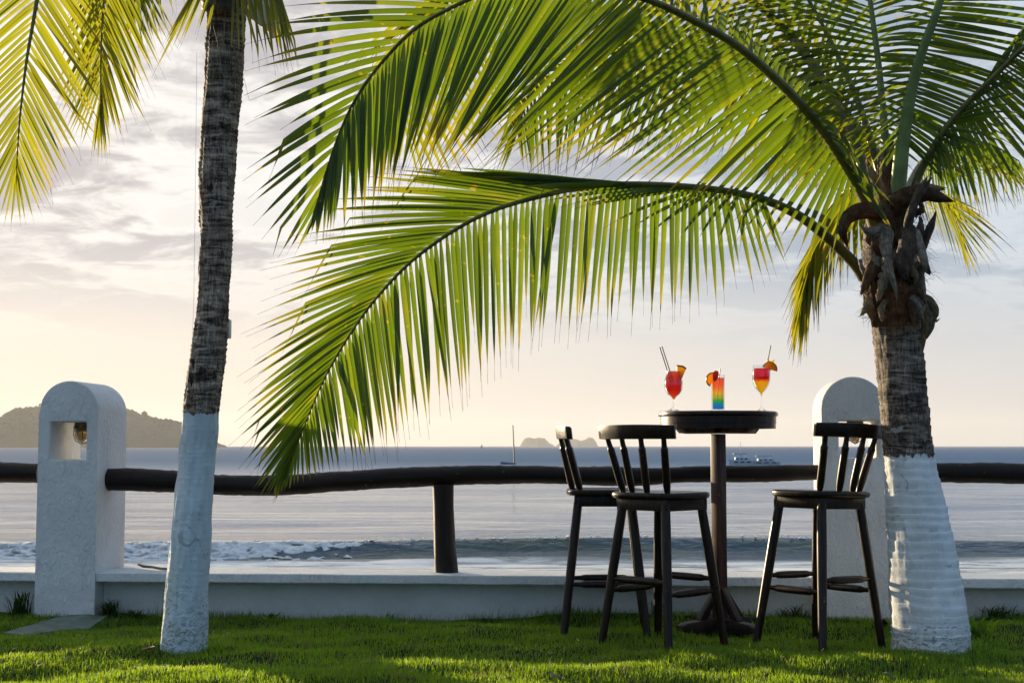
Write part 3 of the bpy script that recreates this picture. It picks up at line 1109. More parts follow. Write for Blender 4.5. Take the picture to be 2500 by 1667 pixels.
def frond(root, ctrl, sides, radii, indiv=False, name='frond', leafmat='leaf', stalk='rachis', width=0.024, label=None, jit=1.0, seed=0, skip=0):
    """ctrl: (u,v,depth) along the stalk; sides: lists of (index,du,dv,dd,length px,droop) with n leaflets each"""
    random.seed(100 + seed)
    P3 = [Q(*c) for c in ctrl]
    out, par, L = catmull([tuple(p) for p in P3], 70)
    mb = MB()
    ts = np.linspace(0, 1, len(out))
    rad = [radii[0] * (1 - t) ** 1.25 + radii[1] * (1 - (1 - t) ** 1.25) if len(radii) == 2 else float(np.interp(t, np.linspace(0, 1, len(radii)), radii)) for t in ts]
    mb.tube([Vector(p) for p in out], rad, 10, flat=(0.75, 1.0))
    fo = mb.build(name, M[stalk], root, ang=60)
    if label:
        fo['label'] = label
    lm = M[leafmat]
    for n, spec in sides:
        idx = [s[0] for s in spec]
        cols = list(zip(*[s[1:] for s in spec]))
        for q in range(n):
            f = (q + random.uniform(-0.16, 0.16) * jit) / max(1, n - 1)
            f = min(max(f, 0), 1)
            # even spacing along the stalk between the first and last index
            a = float(np.interp(idx[0], par, ts))
            b = float(np.interp(idx[-1], par, ts))
            t = a + (b - a) * f
            pi = float(np.interp(t, ts, par))
            du, dv, dd, ln, dr = [float(np.interp(pi, idx, c)) for c in cols]
            base = Vector([float(np.interp(t, ts, out[:, k])) for k in range(3)])
            dirv = Vector((du, dd, -dv)).normalized()
            dirv = (dirv + Vector((random.gauss(0, .009), random.gauss(0, .035), random.gauss(0, .009))) * jit).normalized()
            if random.random() < 0.05:
                dirv = (dirv + Vector((random.uniform(-.16, .16), random.uniform(-.25, .15), random.uniform(-.16, .1)))).normalized()
            length = pxm(ln, base.y) * random.uniform(1.02, 1.15) * (random.uniform(0.7, 0.9) if random.random() < .06 else 1)
            w = width * random.uniform(0.86, 1.12) * (0.40 + 0.60 * min(1, length / 0.55))
            rn = random.random()
            tw = random.gauss(0.0, 0.12 if indiv else 0.28)
            kink = random.uniform(0.72, 0.92) if random.random() < 0.10 else None
            if indiv and not (skip and q % skip == skip - 1):
                lb = MB()
                leaflet(lb, base, dirv, length, w, dr * random.uniform(0.7, 1.3), rn + 0.001, tw=tw, kink=kink)
                lb.build('leaflet', lm, fo, ang=60)
            else:
                sm = STUFF.setdefault((root.name, leafmat), MB())
                leaflet(sm, base, dirv, length, w, dr * random.uniform(0.7, 1.3), rn + 0.001, tw=tw, n=7, kink=kink)
    return fo


def strip(root, name, m, pts, widths, curl=0.4, thick=0.006, seed=0, nseg=9, rag=0.15, n=20, label=None):
    """curled dry sheath: ribbon with a bowed cross-section and real thickness. pts (u,v,d)"""
    P3 = [Q(*c) for c in pts]
    out, par, L = catmull([tuple(p) for p in P3], n)
    vs, fs, al, ac = [], [], [], []
    prev = None
    rs = random.Random(seed * 7 + 1)
    cut = [rs.uniform(0, 0.16 * min(1, rag * 2)) for q in range(nseg)]
    for i in range(n):
        t = i / (n - 1)
        p = Vector(out[i])
        tg = (Vector(out[min(i + 1, n - 1)]) - Vector(out[max(i - 1, 0)])).normalized()
        wv = tg.cross(Vector((0, 1, 0)))
        if wv.length < 0.1:
            wv = Vector((1, 0, 0))
        wv.normalize()
        if prev is not None and wv.dot(prev) < 0:
            wv = -wv
        prev = wv
        nv = wv.cross(tg).normalized()
        if nv.y > 0:
            nv = -nv
        w = pxm(float(np.interp(t * (len(widths) - 1), range(len(widths)), widths)), p.y) * 0.5
        for layer in (0, 1):
            for k in range(nseg):
                x = -1 + 2 * k / (nseg - 1)
                nz = noise.fractal(Vector((t * 6 + seed, x * 2, seed)), 1, 2, 4)
                edge = abs(x) ** 3 * rag * noise.noise(Vector((t * 19, x * 3, seed + 5)))
                q = p - tg * (L * cut[k] * t ** 3) + wv * (w * x * (1 + edge)) + nv * (w * curl * (1 - x * x) + nz * w * 0.26 - layer * thick)
                vs.append(q)
                al.append(t + seed * 3.7)
                ac.append(k / (nseg - 1) * min(1.6, w / 0.03) + seed)
    rowl = 2 * nseg
    for i in range(n - 1):
        a, b = i * rowl, (i + 1) * rowl
        for k in range(nseg - 1):
            fs.append((a + k, a + k + 1, b + k + 1, b + k))
            fs.append((a + nseg + k, b + nseg + k, b + nseg + k + 1, a + nseg + k + 1))
        fs.append((a, b, b + nseg, a + nseg))
        fs.append((a + nseg - 1, a + 2 * nseg - 1, b + 2 * nseg - 1, b + nseg - 1))
    fs.append(tuple(range(nseg)) + tuple(reversed(range(nseg, 2 * nseg))))
    e = (n - 1) * rowl
    fs.append(tuple(e + k for k in range(nseg - 1, -1, -1)) + tuple(e + k for k in range(nseg, 2 * nseg)))
    mb = MB()
    mb.add(vs, fs, 0.0, al)
    mb.rnd = ac
    o = mb.build(name, m, root, ang=70)
    if label:
        o['label'] = label
    return o


# ---- right palm
DR = 6.46
pr = empty('palm_tree', (Q(2125, 1490, DR).x, DR, 0.0), 'short thick palm with whitewashed ringed trunk and huge arching green fronds', 'palm tree')
M['bark_r'] = palm_bark('ringed palm bark', Q(2090, 1047, DR).z, tone=0.72, paint=(0.72, 0.75, 0.77), soil=0.12)
trunk(pr, [(1500, 2038, 2218), (1480, 2040, 2214), (1400, 2038, 2210), (1350, 2037, 2203), (1250, 2037, 2184), (1150, 2035, 2162), (1050, 2033, 2142), (1000, 2030, 2136), (900, 2022, 2129), (800, 2015, 2121), (740, 2008, 2121), (700, 2002, 2120), (640, 1992, 2124), (580, 1990, 2112), (520, 1998, 2100), (470, 2012, 2090), (420, 2026, 2080), (360, 2030, 2072)],
      DR, -0.06, 0.036, 0.0042, M['bark_r'], seed=3, rough=0.008)

FA = [(1985, 640, 6.42), (1962, 605, 6.38), (1900, 546, 6.32), (1830, 493, 6.25), (1740, 455, 6.2), (1600, 431, 6.15), (1400, 424, 6.1), (1250, 449, 6.08), (1100, 498, 6.06), (960, 588, 6.06), (860, 690, 6.07), (790, 790, 6.09), (740, 880, 6.12), (700, 975, 6.16), (660, 1075, 6.2)]
low_a = [(3.9, 0.42, 0.9, -.1, 150, .3), (4.4, 0.22, 1, -.1, 230, .2), (5, -.02, 1, -.12, 285, .12), (6, -.11, 1, -.12, 325, .08), (7, -.05, 1, -.1, 350, .06), (8, .03, 1, -.1, 360, .05), (9, .10, 1, -.08, 365, .04), (10, .14, 1, -.08, 330, .03), (11, .16, 1, -.06, 270, .03), (12, .18, 1, -.05, 195, .02), (13, .12, 1, 0, 130, .02), (14, -.25, 1, 0, 60, 0)]
up_a = [(3.9, .15, .85, -.5, 130, .5), (4.6, -.75, .45, -.5, 200, .5), (5, -.98, .16, -.25, 270, .2), (6, -1, -.12, -.05, 360, .08), (7, -1, -.20, .08, 400, .09), (8, -1, -.03, .1, 395, .12), (9, -.97, .22, .1, 375, .15), (10, -.88, .45, .1, 330, .15), (11, -.80, .58, .08, 300, .12), (12, -.70, .70, .05, 250, .1), (13, -.55, .83, .03, 190, .05), (14, -.35, .94, 0, 75, 0)]
frond(pr, FA, [(98, low_a), (80, up_a)], [0.031, 0.026, 0.019, 0.0155, 0.013, 0.010, 0.007, 0.004, 0.0025], indiv=True, width=0.0228, seed=1, label='lowest frond, arching far out to the left over the rail')

FB = [(2018, 545, 6.32), (1985, 455, 6.28), (1945, 385, 6.22), (1890, 300, 6.15), (1800, 200, 6.05), (1700, 112, 5.97), (1600, 52, 5.92), (1500, 5, 5.88), (1380, -32, 5.86), (1270, -46, 5.85), (1170, -38, 5.85), (1075, 0, 5.86), (960, 62, 5.88), (880, 140, 5.9), (820, 222, 5.92), (780, 305, 5.95), (748, 400, 5.98), (733, 475, 6.0)]
low_b = [(1.6, -.15, .98, -.1, 170, .25), (2, -.42, .9, -.1, 215, .2), (3, -.68, .72, -.05, 320, .15), (4, -.80, .60, .0, 400, .10), (5, -.84, .54, .02, 470, .08), (6, -.80, .60, .04, 510, .07), (7, -.75, .66, .04, 530, .06), (8, -.66, .76, .04, 525, .05), (9, -.52, .86, .04, 515, .04), (10, -.42, .91, .03, 470, .04), (11, -.31, .95, .02, 410, .03), (12, -.17, .98, 0, 370, .03), (13, -.03, 1, 0, 330, .02), (14, 0, 1, 0, 290, .02), (15, -.06, 1, 0, 230, .02), (16, -.2, .98, 0, 150, 0), (17, -.35, .95, 0, 70, 0)]
up_b = [(1.4, .55, .83, -.35, 170, .5), (2, .62, .50, -.5, 190, 1.0), (2.6, .45, .35, -.7, 160, 1.3), (3.2, .30, -.15, -.75, 150, 1.7), (4, .25, -.72, .45, 120, 1.0), (5, .22, -.95, .6, 150, .5), (6, .15, -.97, .6, 170, .4), (7, -.05, -.97, .5, 220, .3), (9, -.5, -.8, .4, 260, .3), (10, -.85, -.5, .3, 330, .3), (11, -1, -.12, .1, 375, .22), (12, -1, .0, .05, 385, .24), (13, -.96, .26, .05, 300, .2), (14, -.88, .45, .03, 265, .2), (15, -.8, .58, .02, 250, .15), (16, -.6, .78, 0, 210, .1), (17, -.4, .9, 0, 120, 0)]
frond(pr, FB, [(116, low_b), (27, [s for s in up_b if s[0] >= 10])], [0.036, 0.032, 0.027, 0.024, 0.020, 0.016, 0.013, 0.010, 0.008, 0.006, 0.003], indiv=True, skip=6, width=0.0268, seed=2, label='tallest arch of a frond, its stalk leaving and re-entering the frame')
random.seed(202)
frond_b_up = [s for s in up_b if s[0] <= 9]


def more_leaflets(root, ctrl, sides, width=0.024, leafmat='leaf', seed=0, jit=1.0):
    """extra leaflets of a frond that go into the palm's leftover mass"""
    random.seed(300 + seed)
    out, par, L = catmull([tuple(Q(*c)) for c in ctrl], 70)
    ts = np.linspace(0, 1, 70)
    sm = STUFF.setdefault((root.name, leafmat), MB())
    for n, spec in sides:
        idx = [s[0] for s in spec]
        cols = list(zip(*[s[1:] for s in spec]))
        a, b = float(np.interp(idx[0], par, ts)), float(np.interp(idx[-1], par, ts))
        for q in range(n):
            t = a + (b - a) * q / (n - 1)
            pi = float(np.interp(t, ts, par))
            du, dv, dd, ln, dr = [float(np.interp(pi, idx, c)) for c in cols]
            base = Vector([float(np.interp(t, ts, out[:, k])) for k in range(3)])
            dirv = (Vector((du, dd, -dv)).normalized() + Vector((random.gauss(0, .07), random.gauss(0, .1), random.gauss(0, .07))) * jit).normalized()
            leaflet(sm, base, dirv, pxm(ln, base.y) * random.uniform(.85, 1.1), width * random.uniform(.75, 1.1), dr * random.uniform(.6, 1.4), random.random() + .001, tw=random.gauss(0, .35), n=7)


more_leaflets(pr, FB, [(60, frond_b_up)], 0.022, seed=2)


FD = [(2000, 480, 6.55), (1975, 360, 6.7), (1900, 200, 6.85), (1750, 20, 7.0), (1500, -110, 7.05), (1250, -130, 7.1), (1080, -62, 7.1), (1000, 60, 7.1), (952, 190, 7.12), (930, 290, 7.15)]
frond(pr, FD, [(70, [(1.5, -.6, .8, .1, 200, .2), (3, -.55, .83, .05, 380, .1), (4, -.4, .9, .05, 430, .05), (5, -.75, .66, .1, 330, .1), (6, -.85, .52, .1, 340, .1), (7, -.8, .6, .1, 230, .1), (8, -.5, .86, .1, 150, .1), (9, -.2, .97, .1, 90, .1)]),
              (70, [(1.5, .3, -.9, .4, 150, .5), (3, .2, -.9, .4, 300, .4), (4.6, .35, .9, .2, 380, .1), (6, .5, .86, .1, 370, .08), (7, .55, .83, .1, 270, .08), (8, .5, .86, .1, 250, .06), (9, .25, .97, .1, 120, .05)])],
      [0.03, 0.02, 0.012, 0.004], width=0.024, seed=3, leafmat='leaf_old')
FK = [(1990, 470, 6.8), (1930, 330, 7.0), (1800, 190, 7.2), (1600, 115, 7.4), (1420, 120, 7.5), (1290, 170, 7.55), (1215, 235, 7.6), (1190, 290, 7.6)]
frond(pr, FK, [(60, [(1.5, -.4, .9, 0, 180, .1), (3, -.45, .9, 0, 260, .05), (4, -.25, .97, 0, 270, .05), (5, -.05, 1, 0, 230, .03), (6, .1, 1, 0, 170, .02), (7, .05, 1, 0, 90, 0)]),
              (50, [(1.5, .2, -.8, .5, 120, .4), (3, -.2, -.7, .6, 160, .4), (5, -.7, .1, .5, 180, .3), (7, -.3, .9, .2, 120, .1)])],
      [0.025, 0.014, 0.004], width=0.023, seed=4)
FE = [(2046, 470, 6.5), (2038, 380, 6.5), (2030, 280, 6.5), (2018, 150, 6.48), (2005, 50, 6.46), (1993, -40, 6.45), (1975, -180, 6.45), (1940, -330, 6.5)]
frond(pr, FE, [(54, [(1.6, -.9, .45, .1, 130, .5), (2, -.95, .3, .1, 190, .4), (2.6, -.97, .1, .1, 280, .25), (3.3, -.92, -.2, .1, 330, .18), (4, -.88, -.36, .1, 360, .18), (5, -.85, -.4, .1, 370, .2), (6, -.75, -.5, .1, 330, .2), (7, -.5, -.8, .1, 200, .2)]),
              (42, [(1.6, .85, .3, .3, 120, .5), (2.6, .95, -.05, .3, 230, .3), (4, .9, -.35, .3, 330, .2), (6, .8, -.5, .3, 330, .2), (7, .5, -.8, .3, 200, .2)])],
      [0.030, 0.026, 0.021, 0.017, 0.013, 0.009, 0.005], width=0.021, seed=5, stalk='rachis_g')
FJ = [(2035, 450, 6.65), (2005, 340, 6.72), (1965, 220, 6.8), (1905, 90, 6.9), (1830, -40, 6.95), (1720, -160, 7.0)]
frond(pr, FJ, [(46, [(1, -.85, .5, .1, 150, .4), (2, -.92, .36, .1, 250, .25), (3, -.96, .2, .1, 300, .2), (4, -.97, .1, .1, 320, .2), (5, -.9, .1, .1, 250, .2)]),
              (36, [(1, .6, .5, .2, 120, .5), (2, .75, -.5, .3, 200, .5), (3, .55, -.8, .3, 260, .3), (5, .2, -.95, .3, 250, .3)])],
      [0.026, 0.018, 0.011, 0.005], width=0.020, seed=6)
FF = [(2060, 460, 6.38), (2066, 400, 6.36), (2074, 320, 6.33), (2090, 220, 6.28), (2117, 120, 6.22), (2143, 52, 6.18), (2162, -5, 6.15), (2200, -110, 6.1), (2260, -240, 6.1)]
frond(pr, FF, [(62, [(2, .75, .6, .1, 160, .5), (2.5, .9, .42, .1, 220, .3), (3, .95, .3, .15, 270, .22), (4, .98, .18, .15, 310, .15), (5, 1, .06, .15, 330, .14), (6, 1, -.05, .15, 330, .14), (7, .95, -.25, .1, 320, .15), (8, .8, -.5, .1, 220, .1)]),
              (44, [(2, -.6, .75, -.3, 130, .5), (3, -.88, .25, -.35, 150, .55), (4, -.95, -.02, -.35, 140, .5), (5, -.95, -.1, -.4, 120, .45), (6, -.9, -.2, -.4, 130, .4), (8, -.8, -.4, -.3, 150, .3)])],
      [0.041, 0.038, 0.034, 0.027, 0.021, 0.016, 0.012, 0.008], width=0.0215, seed=7, stalk='rachis_g', label='upright frond with a broad pale green stalk')
FG = [(2098, 440, 6.42), (2112, 400, 6.4), (2132, 362, 6.37), (2165, 305, 6.33), (2215, 245, 6.28), (2265, 195, 6.22), (2315, 145, 6.17), (2360, 105, 6.12), (2450, 45, 6.05), (2580, 5, 6.0)]
frond(pr, FG, [(66, [(2.4, .15, .98, -.05, 150, .2), (3, .25, .97, -.05, 210, .15), (4, .5, .86, -.05, 240, .15), (5, .72, .7, 0, 270, .12), (6, .86, .5, 0, 300, .12), (7, .9, .42, 0, 300, .12), (9, .9, .45, 0, 280, .1)]),
              (46, [(2.4, -.2, .7, -.4, 110, .5), (3.2, .5, -.1, -.6, 180, .6), (5, .45, -.75, .4, 160, .4), (7, .4, -.85, .4, 200, .3), (9, .6, -.7, .3, 200, .3)])],
      [0.024, 0.021, 0.017, 0.013, 0.010, 0.007], width=0.0185, seed=8, label='frond reaching out past the right edge')
FH = [(2030, 470, 6.75), (1995, 432, 6.95), (1945, 440, 7.2), (1895, 500, 7.4), (1862, 590, 7.5), (1843, 690, 7.55)]
frond(pr, FH, [(46, [(1, -.4, .9, 0, 130, .1), (2, -.5, .86, 0, 190, .08), (3, -.42, .9, 0, 220, .05), (4, -.25, .97, 0, 190, .03), (5, -.18, 1, 0, 140, 0)]),
              (46, [(1, .1, 1, -.1, 150, .1), (2, -.12, 1, -.1, 210, .05), (3, -.1, 1, -.1, 220, .05), (4, -.06, 1, -.1, 200, .03), (5, -.08, 1, 0, 150, 0)])],
      [0.026, 0.016, 0.005], width=0.019, seed=9, leafmat='leaf_old', label='frond hanging straight down behind the crown')
FI = [(2075, 450, 6.7), (2110, 425, 6.9), (2150, 440, 7.1), (2185, 485, 7.25), (2205, 540, 7.35)]
frond(pr, FI, [(22, [(.8, .9, .3, .1, 150, .3), (2, .85, .45, .1, 210, .3), (3, .65, .75, .1, 150, .15), (4, .35, .95, .1, 100, .1)]),
              (18, [(.8, .2, .95, 0, 100, .1), (2, .3, .95, 0, 160, .1), (3, .35, .94, 0, 140, .05), (4, .2, 1, 0, 90, 0)])],
      [0.02, 0.012, 0.004], width=0.012, seed=10, leafmat='leaf_old')
FI2 = [(2080, 440, 6.75), (2120, 370, 7.0), (2190, 330, 7.25), (2270, 330, 7.5), (2340, 370, 7.7)]
frond(pr, FI2, [(34, [(.8, .9, .25, .2, 130, .2), (2, .9, .4, .2, 170, .2), (3, .7, .7, .2, 150, .1), (4, .5, .85, .2, 90, .1)]),
               (34, [(.8, .1, 1, 0, 110, .1), (2, .1, 1, 0, 170, .1), (3, .15, 1, 0, 150, .05), (4, .25, .97, 0, 90, 0)])],
      [0.018, 0.01, 0.004], width=0.015, seed=11)
# low backdrop of yellow leaflets right behind the heart of the crown
FM = [(2040, 440, 6.72), (2000, 330, 6.95), (1930, 250, 7.2), (1850, 240, 7.45), (1790, 300, 7.6)]
frond(pr, FM, [(44, [(.8, -.75, .65, 0, 150, .2), (2, -.7, .7, 0, 210, .1), (3, -.5, .86, 0, 200, .08), (4, -.2, .98, 0, 120, 0)]),
              (44, [(.8, .2, .95, -.1, 150, .1), (2, .0, 1, -.1, 210, .08), (3, -.05, 1, -.05, 190, .05), (4, -.1, 1, 0, 110, 0)])],
      [0.022, 0.012, 0.004], width=0.02, seed=12, leafmat='leaf_old')

# ---- crown debris of the right palm: fibre cloth, dry boots and broken stubs
strip(pr, 'sheath', M['fibre'], [(2052, 560, 6.36), (2050, 500, 6.37), (2050, 440, 6.39), (2047, 380, 6.42), (2044, 320, 6.45)], [96, 88, 70, 48, 20], 0.5, 0.01, 1, label='brown fibre cloth wrapping the crown')
strip(pr, 'sheath', M['fibre'], [(2056, 748, 6.31), (2054, 710, 6.30), (2050, 660, 6.29), (2046, 610, 6.30)], [106, 118, 128, 118], 0.42, 0.01, 2, rag=0.4)
strip(pr, 'sheath', M['fibre'], [(2040, 500, 6.28), (2005, 484, 6.24), (1966, 488, 6.22), (1941, 510, 6.22), (1938, 540, 6.23), (1952, 578, 6.26)], [34, 40, 40, 34, 24, 5], 0.75, 0.006, 3, rag=0.9, label='brown sheath curled like a hook on the left of the crown')
strip(pr, 'sheath', M['fibre'], [(2050, 470, 6.30), (2090, 450, 6.27), (2130, 445, 6.25), (2160, 455, 6.25), (2196, 466, 6.26)], [46, 46, 38, 26, 3], 0.7, 0.006, 4, rag=0.8, label='pointed brown flap sticking out to the right')
strip(pr, 'sheath', M['fibre_tan'], [(2100, 428, 6.30), (2140, 432, 6.28), (2176, 434, 6.29)], [22, 20, 5], 0.7, 0.005, 5, rag=0.8)
strip(pr, 'stub', M['boot_dark'], [(2082, 545, 6.25), (2090, 500, 6.22), (2106, 455, 6.20), (2124, 424, 6.19), (2138, 404, 6.2)], [22, 21, 19, 22, 10], 0.7, 0.010, 6, rag=0.9, label='broken leaf stub pointing up')
strip(pr, 'stub', M['boot_dark'], [(2112, 590, 6.30), (2126, 550, 6.28), (2140, 515, 6.27), (2152, 480, 6.28)], [18, 20, 18, 3], 0.8, 0.008, 7, rag=0.9, label='short torn stub on the right of the crown')
strip(pr, 'stub', M['boot'], [(2034, 530, 6.24), (2036, 575, 6.19), (2046, 625, 6.17), (2060, 672, 6.18), (2064, 694, 6.20)], [40, 30, 17, 13, 5], 0.8, 0.006, 8, rag=0.8, label='grey dry boot hanging down the front of the crown')
strip(pr, 'stub', M['boot_dark'], [(2090, 525, 6.25), (2086, 565, 6.20), (2076, 612, 6.19), (2088, 652, 6.20)], [40, 44, 44, 14], 0.7, 0.008, 9, rag=0.7)
strip(pr, 'stub', M['boot'], [(2104, 530, 6.23), (2114, 570, 6.20), (2124, 605, 6.19), (2136, 632, 6.21)], [18, 24, 22, 10], 0.8, 0.006, 10, rag=0.8)
strip(pr, 'stub', M['fibre'], [(2024, 598, 6.27), (2000, 630, 6.22), (1984, 660, 6.20), (1976, 680, 6.20)], [40, 36, 22, 6], 0.7, 0.008, 11, rag=0.9)
strip(pr, 'stub', M['boot'], [(2118, 718, 6.34), (2117, 680, 6.31), (2112, 640, 6.29), (2106, 600, 6.29)], [18, 22, 26, 20], 0.8, 0.010, 12, rag=0.1, label='smooth pale stub on the right side of the crown')
strip(pr, 'sheath', M['fibre_tan'], [(2112, 672, 6.33), (2122, 705, 6.33), (2125, 745, 6.35), (2121, 785, 6.38), (2117, 824, 6.42)], [12, 20, 18, 12, 3], 0.3, 0.003, 13, rag=1.0, label='torn net of tan fibre on the right of the trunk')
strip(pr, 'sheath', M['fibre_tan'], [(2114, 676, 6.34), (2136, 690, 6.34), (2150, 712, 6.35), (2152, 736, 6.36), (2160, 728, 6.36)], [12, 18, 17, 10, 2], 0.3, 0.003, 33, rag=1.0)
strip(pr, 'sheath', M['boot'], [(2118, 690, 6.35), (2138, 718, 6.36), (2140, 750, 6.37), (2128, 780, 6.40)], [10, 17, 13, 3], 0.3, 0.003, 34, rag=1.0)
strip(pr, 'sheath', M['fibre_tan'], [(1998, 640, 6.31), (1992, 668, 6.29), (1998, 704, 6.29), (2010, 736, 6.31), (2015, 756, 6.33)], [14, 20, 24, 22, 8], 0.6, 0.006, 14, rag=0.8)
strip(pr, 'sheath', M['boot'], [(2034, 522, 6.25), (2008, 534, 6.22), (1990, 530, 6.21), (1974, 514, 6.22)], [28, 28, 18, 4], 0.7, 0.006, 15, rag=0.9)
strip(pr, 'sheath', M['fibre_tan'], [(2040, 480, 6.36), (2020, 430, 6.34), (2002, 396, 6.34), (1988, 362, 6.36)], [24, 26, 20, 4], 0.7, 0.006, 16, rag=0.9)
random.seed(77)
for q in range(26):
    v0 = random.uniform(490, 700)
    u0 = 2052 + random.uniform(-52, 52)
    side = (u0 - 2052) / 52
    dn = random.uniform(28, 72) * (1 if random.random() < .75 else -1)
    d0 = 6.30 - 0.075 * (1 - side * side) - random.uniform(0, 0.03)
    o1, o2 = side * random.uniform(4, 22), side * random.uniform(8, 40)
    wd = random.uniform(12, 30)
    strip(pr, random.choice(('sheath', 'stub')), M[random.choice(('fibre', 'fibre', 'fibre_tan', 'boot', 'boot_dark', 'boot'))],
          [(u0, v0, d0), (u0 + o1, v0 + dn * .45, d0 - .02), (u0 + o2, v0 + dn, d0 - random.uniform(0.0, .04))], [wd, wd * .9, random.uniform(2, 9)], random.uniform(.5, 1.0), 0.005, 40 + q, rag=0.9, n=12, nseg=7)
# loose fibres
mb = MB()
random.seed(5)
for q in range(520):
    a = Vector(Q(random.uniform(1985, 2130), random.uniform(440, 735), random.uniform(6.2, 6.4)))
    side = -1 if a.x < Q(2055, 600, 6.4).x else 1
    dv = Vector((side * random.uniform(0.2, 1), random.uniform(-.6, .2), random.uniform(-.7, .5))).normalized()
    l = random.uniform(0.02, 0.075) * random.uniform(.5, 1.3)
    b = a + dv * l * 0.5 + Vector((0, 0, random.uniform(-.01, .012)))
    c = a + dv * l + Vector((random.uniform(-.02, .02), 0, random.uniform(-.035, .01)))
    mb.tube([a, b, c], [0.0011, 0.0009, 0.0004], 3, caps=False)
tag(mb.build('loose_fibre', M['fibre'], pr), kind='stuff')

# ---- left palm
DL = 6.36
pl_ = empty('palm_tree', (Q(430, 1485, DL).x, DL, 0.0), 'slender leaning palm with dark scarred bark and blue-white painted foot', 'palm tree')
M['bark_l'] = palm_bark('scarred palm bark', Q(460, 950, DL).z, (1.05, 1.33), paint=(0.60, 0.70, 0.76), soil=0.42)
LE = [(1495, 377, 481), (1480, 378, 480), (1440, 381, 481), (1400, 386, 482), (1350, 389, 482), (1300, 393, 485), (1240, 397, 487), (1170, 404, 490), (1100, 410, 492), (1020, 416, 496), (950, 420, 500), (920, 424, 504), (850, 432, 511), (780, 441, 517), (700, 450, 521), (630, 452, 524), (560, 455, 526), (480, 453, 527), (400, 450, 530), (330, 452, 533), (250, 455, 537), (150, 460, 546), (50, 463, 550), (0, 464, 552)]
trunk(pl_, LE, DL, -0.06, 0.024, 0.0036, M['bark_l'], extend_top=Q(500, -60, DL).z, seed=11, rough=0.0075, smooth_below=Q(460, 950, DL).z)
mb = MB()
for (u, v, a, b) in ((452, 838, 18, 40), (470, 905, 16, 30), (442, 905, 10, 14), (484, 655, 17, 14), (508, 268, 26, 7)):
    pass
L1 = [(120, -220, 6.0), (102, -100, 5.95), (85, 0, 5.9), (73, 70, 5.9), (61, 140, 5.9), (51, 220, 5.9), (44, 290, 5.9), (40, 350, 5.92), (37, 400, 5.94)]
frond(pl_, L1, [(35, [(.4, .6, .8, 0, 300, .08), (2, .55, .83, 0, 300, .06), (3, .53, .85, 0, 285, .05), (4, .5, .87, 0, 255, .05), (5, .46, .89, 0, 215, .04), (6, .42, .9, 0, 185, .03), (7, .36, .93, 0, 150, .02), (8, .1, 1, 0, 110, 0)]),
               (35, [(.4, -.8, .6, 0, 260, .1), (2, -.76, .65, 0, 240, .08), (4, -.7, .7, 0, 220, .08), (5, -.62, .78, 0, 200, .06), (6, -.5, .86, 0, 180, .05), (7, -.36, .93, 0, 150, .03), (8, -.05, 1, 0, 120, 0)])],
      [0.014, 0.010, 0.006, 0.002], indiv=True, width=0.0195, seed=21, leafmat='leaf_old', label='frond hanging down at the left edge, feathered both ways')
L2 = [(275, -190, 6.1), (252, -80, 6.1), (238, 10, 6.1), (233, 90, 6.1), (231, 170, 6.1), (231, 250, 6.1)]
frond(pl_, L2, [(30, [(.3, -.5, .86, .05, 250, .05), (2, -.45, .9, .05, 235, .04), (3, -.42, .9, .05, 215, .04), (4, -.35, .93, .05, 170, .02), (5, -.05, 1, .05, 120, 0)]),
               (34, [(.3, .5, .86, -.05, 280, .06), (1, .45, .9, -.05, 275, .05), (2, .42, .9, -.05, 250, .04), (3, .35, .93, -.05, 220, .03), (4, .24, .97, -.05, 170, .02), (5, .05, 1, 0, 120, 0)])],
      [0.012, 0.006, 0.002], indiv=True, width=0.0165, seed=22, leafmat='leaf_old', label='inner frond hanging beside the left edge one')
L3 = [(430, -230, 6.25), (360, -190, 6.2), (310, -120, 6.2), (290, -50, 6.2)]
frond(pl_, L3, [(16, [(.2, -.15, 1, 0, 210, .05), (1.5, -.05, 1, 0, 220, .05), (3, .05, 1, 0, 170, 0)]),
               (18, [(.2, .2, 1, -.1, 240, .05), (1.5, .34, .94, -.1, 240, .05), (3, .2, .97, 0, 190, 0)])],
      [0.014, 0.008, 0.003], indiv=True, width=0.015, seed=23)
L4 = [(510, -40, 6.3), (545, -85, 6.2), (590, -95, 6.12), (625, -60, 6.08), (640, -20, 6.06)]
frond(pl_, L4, [(13, [(.8, .0, 1, -.05, 230, .05), (2, .14, 1, -.05, 260, .05), (3, .18, .98, -.05, 240, .03), (4, .1, 1, 0, 170, 0)]),
               (11, [(.8, .25, .97, .05, 240, .05), (2, .35, .94, .05, 260, .05), (3, .3, .95, .05, 220, .03), (4, .2, 1, 0, 160, 0)])],
      [0.016, 0.010, 0.004], indiv=True, width=0.0165, seed=24, leafmat='leaf_old', label='ragged yellow frond hanging over the floodlight')
L5 = [(525, -40, 6.25), (508, -72, 6.15), (485, -76, 6.1), (462, -50, 6.08)]
frond(pl_, L5, [(6, [(.8, -.26, .96, -.05, 150, .03), (2, -.44, .9, -.05, 215, .03), (3, -.5, .86, 0, 190, 0)]),
               (5, [(.8, -.20, .97, -.1, 150, .03), (2, -.34, .94, -.1, 200, .03), (3, -.42, .9, 0, 230, 0)])],
      [0.014, 0.008, 0.003], indiv=True, width=0.019, seed=25, leafmat='leaf_old', label='few yellow leaflets hanging left of the trunk top')
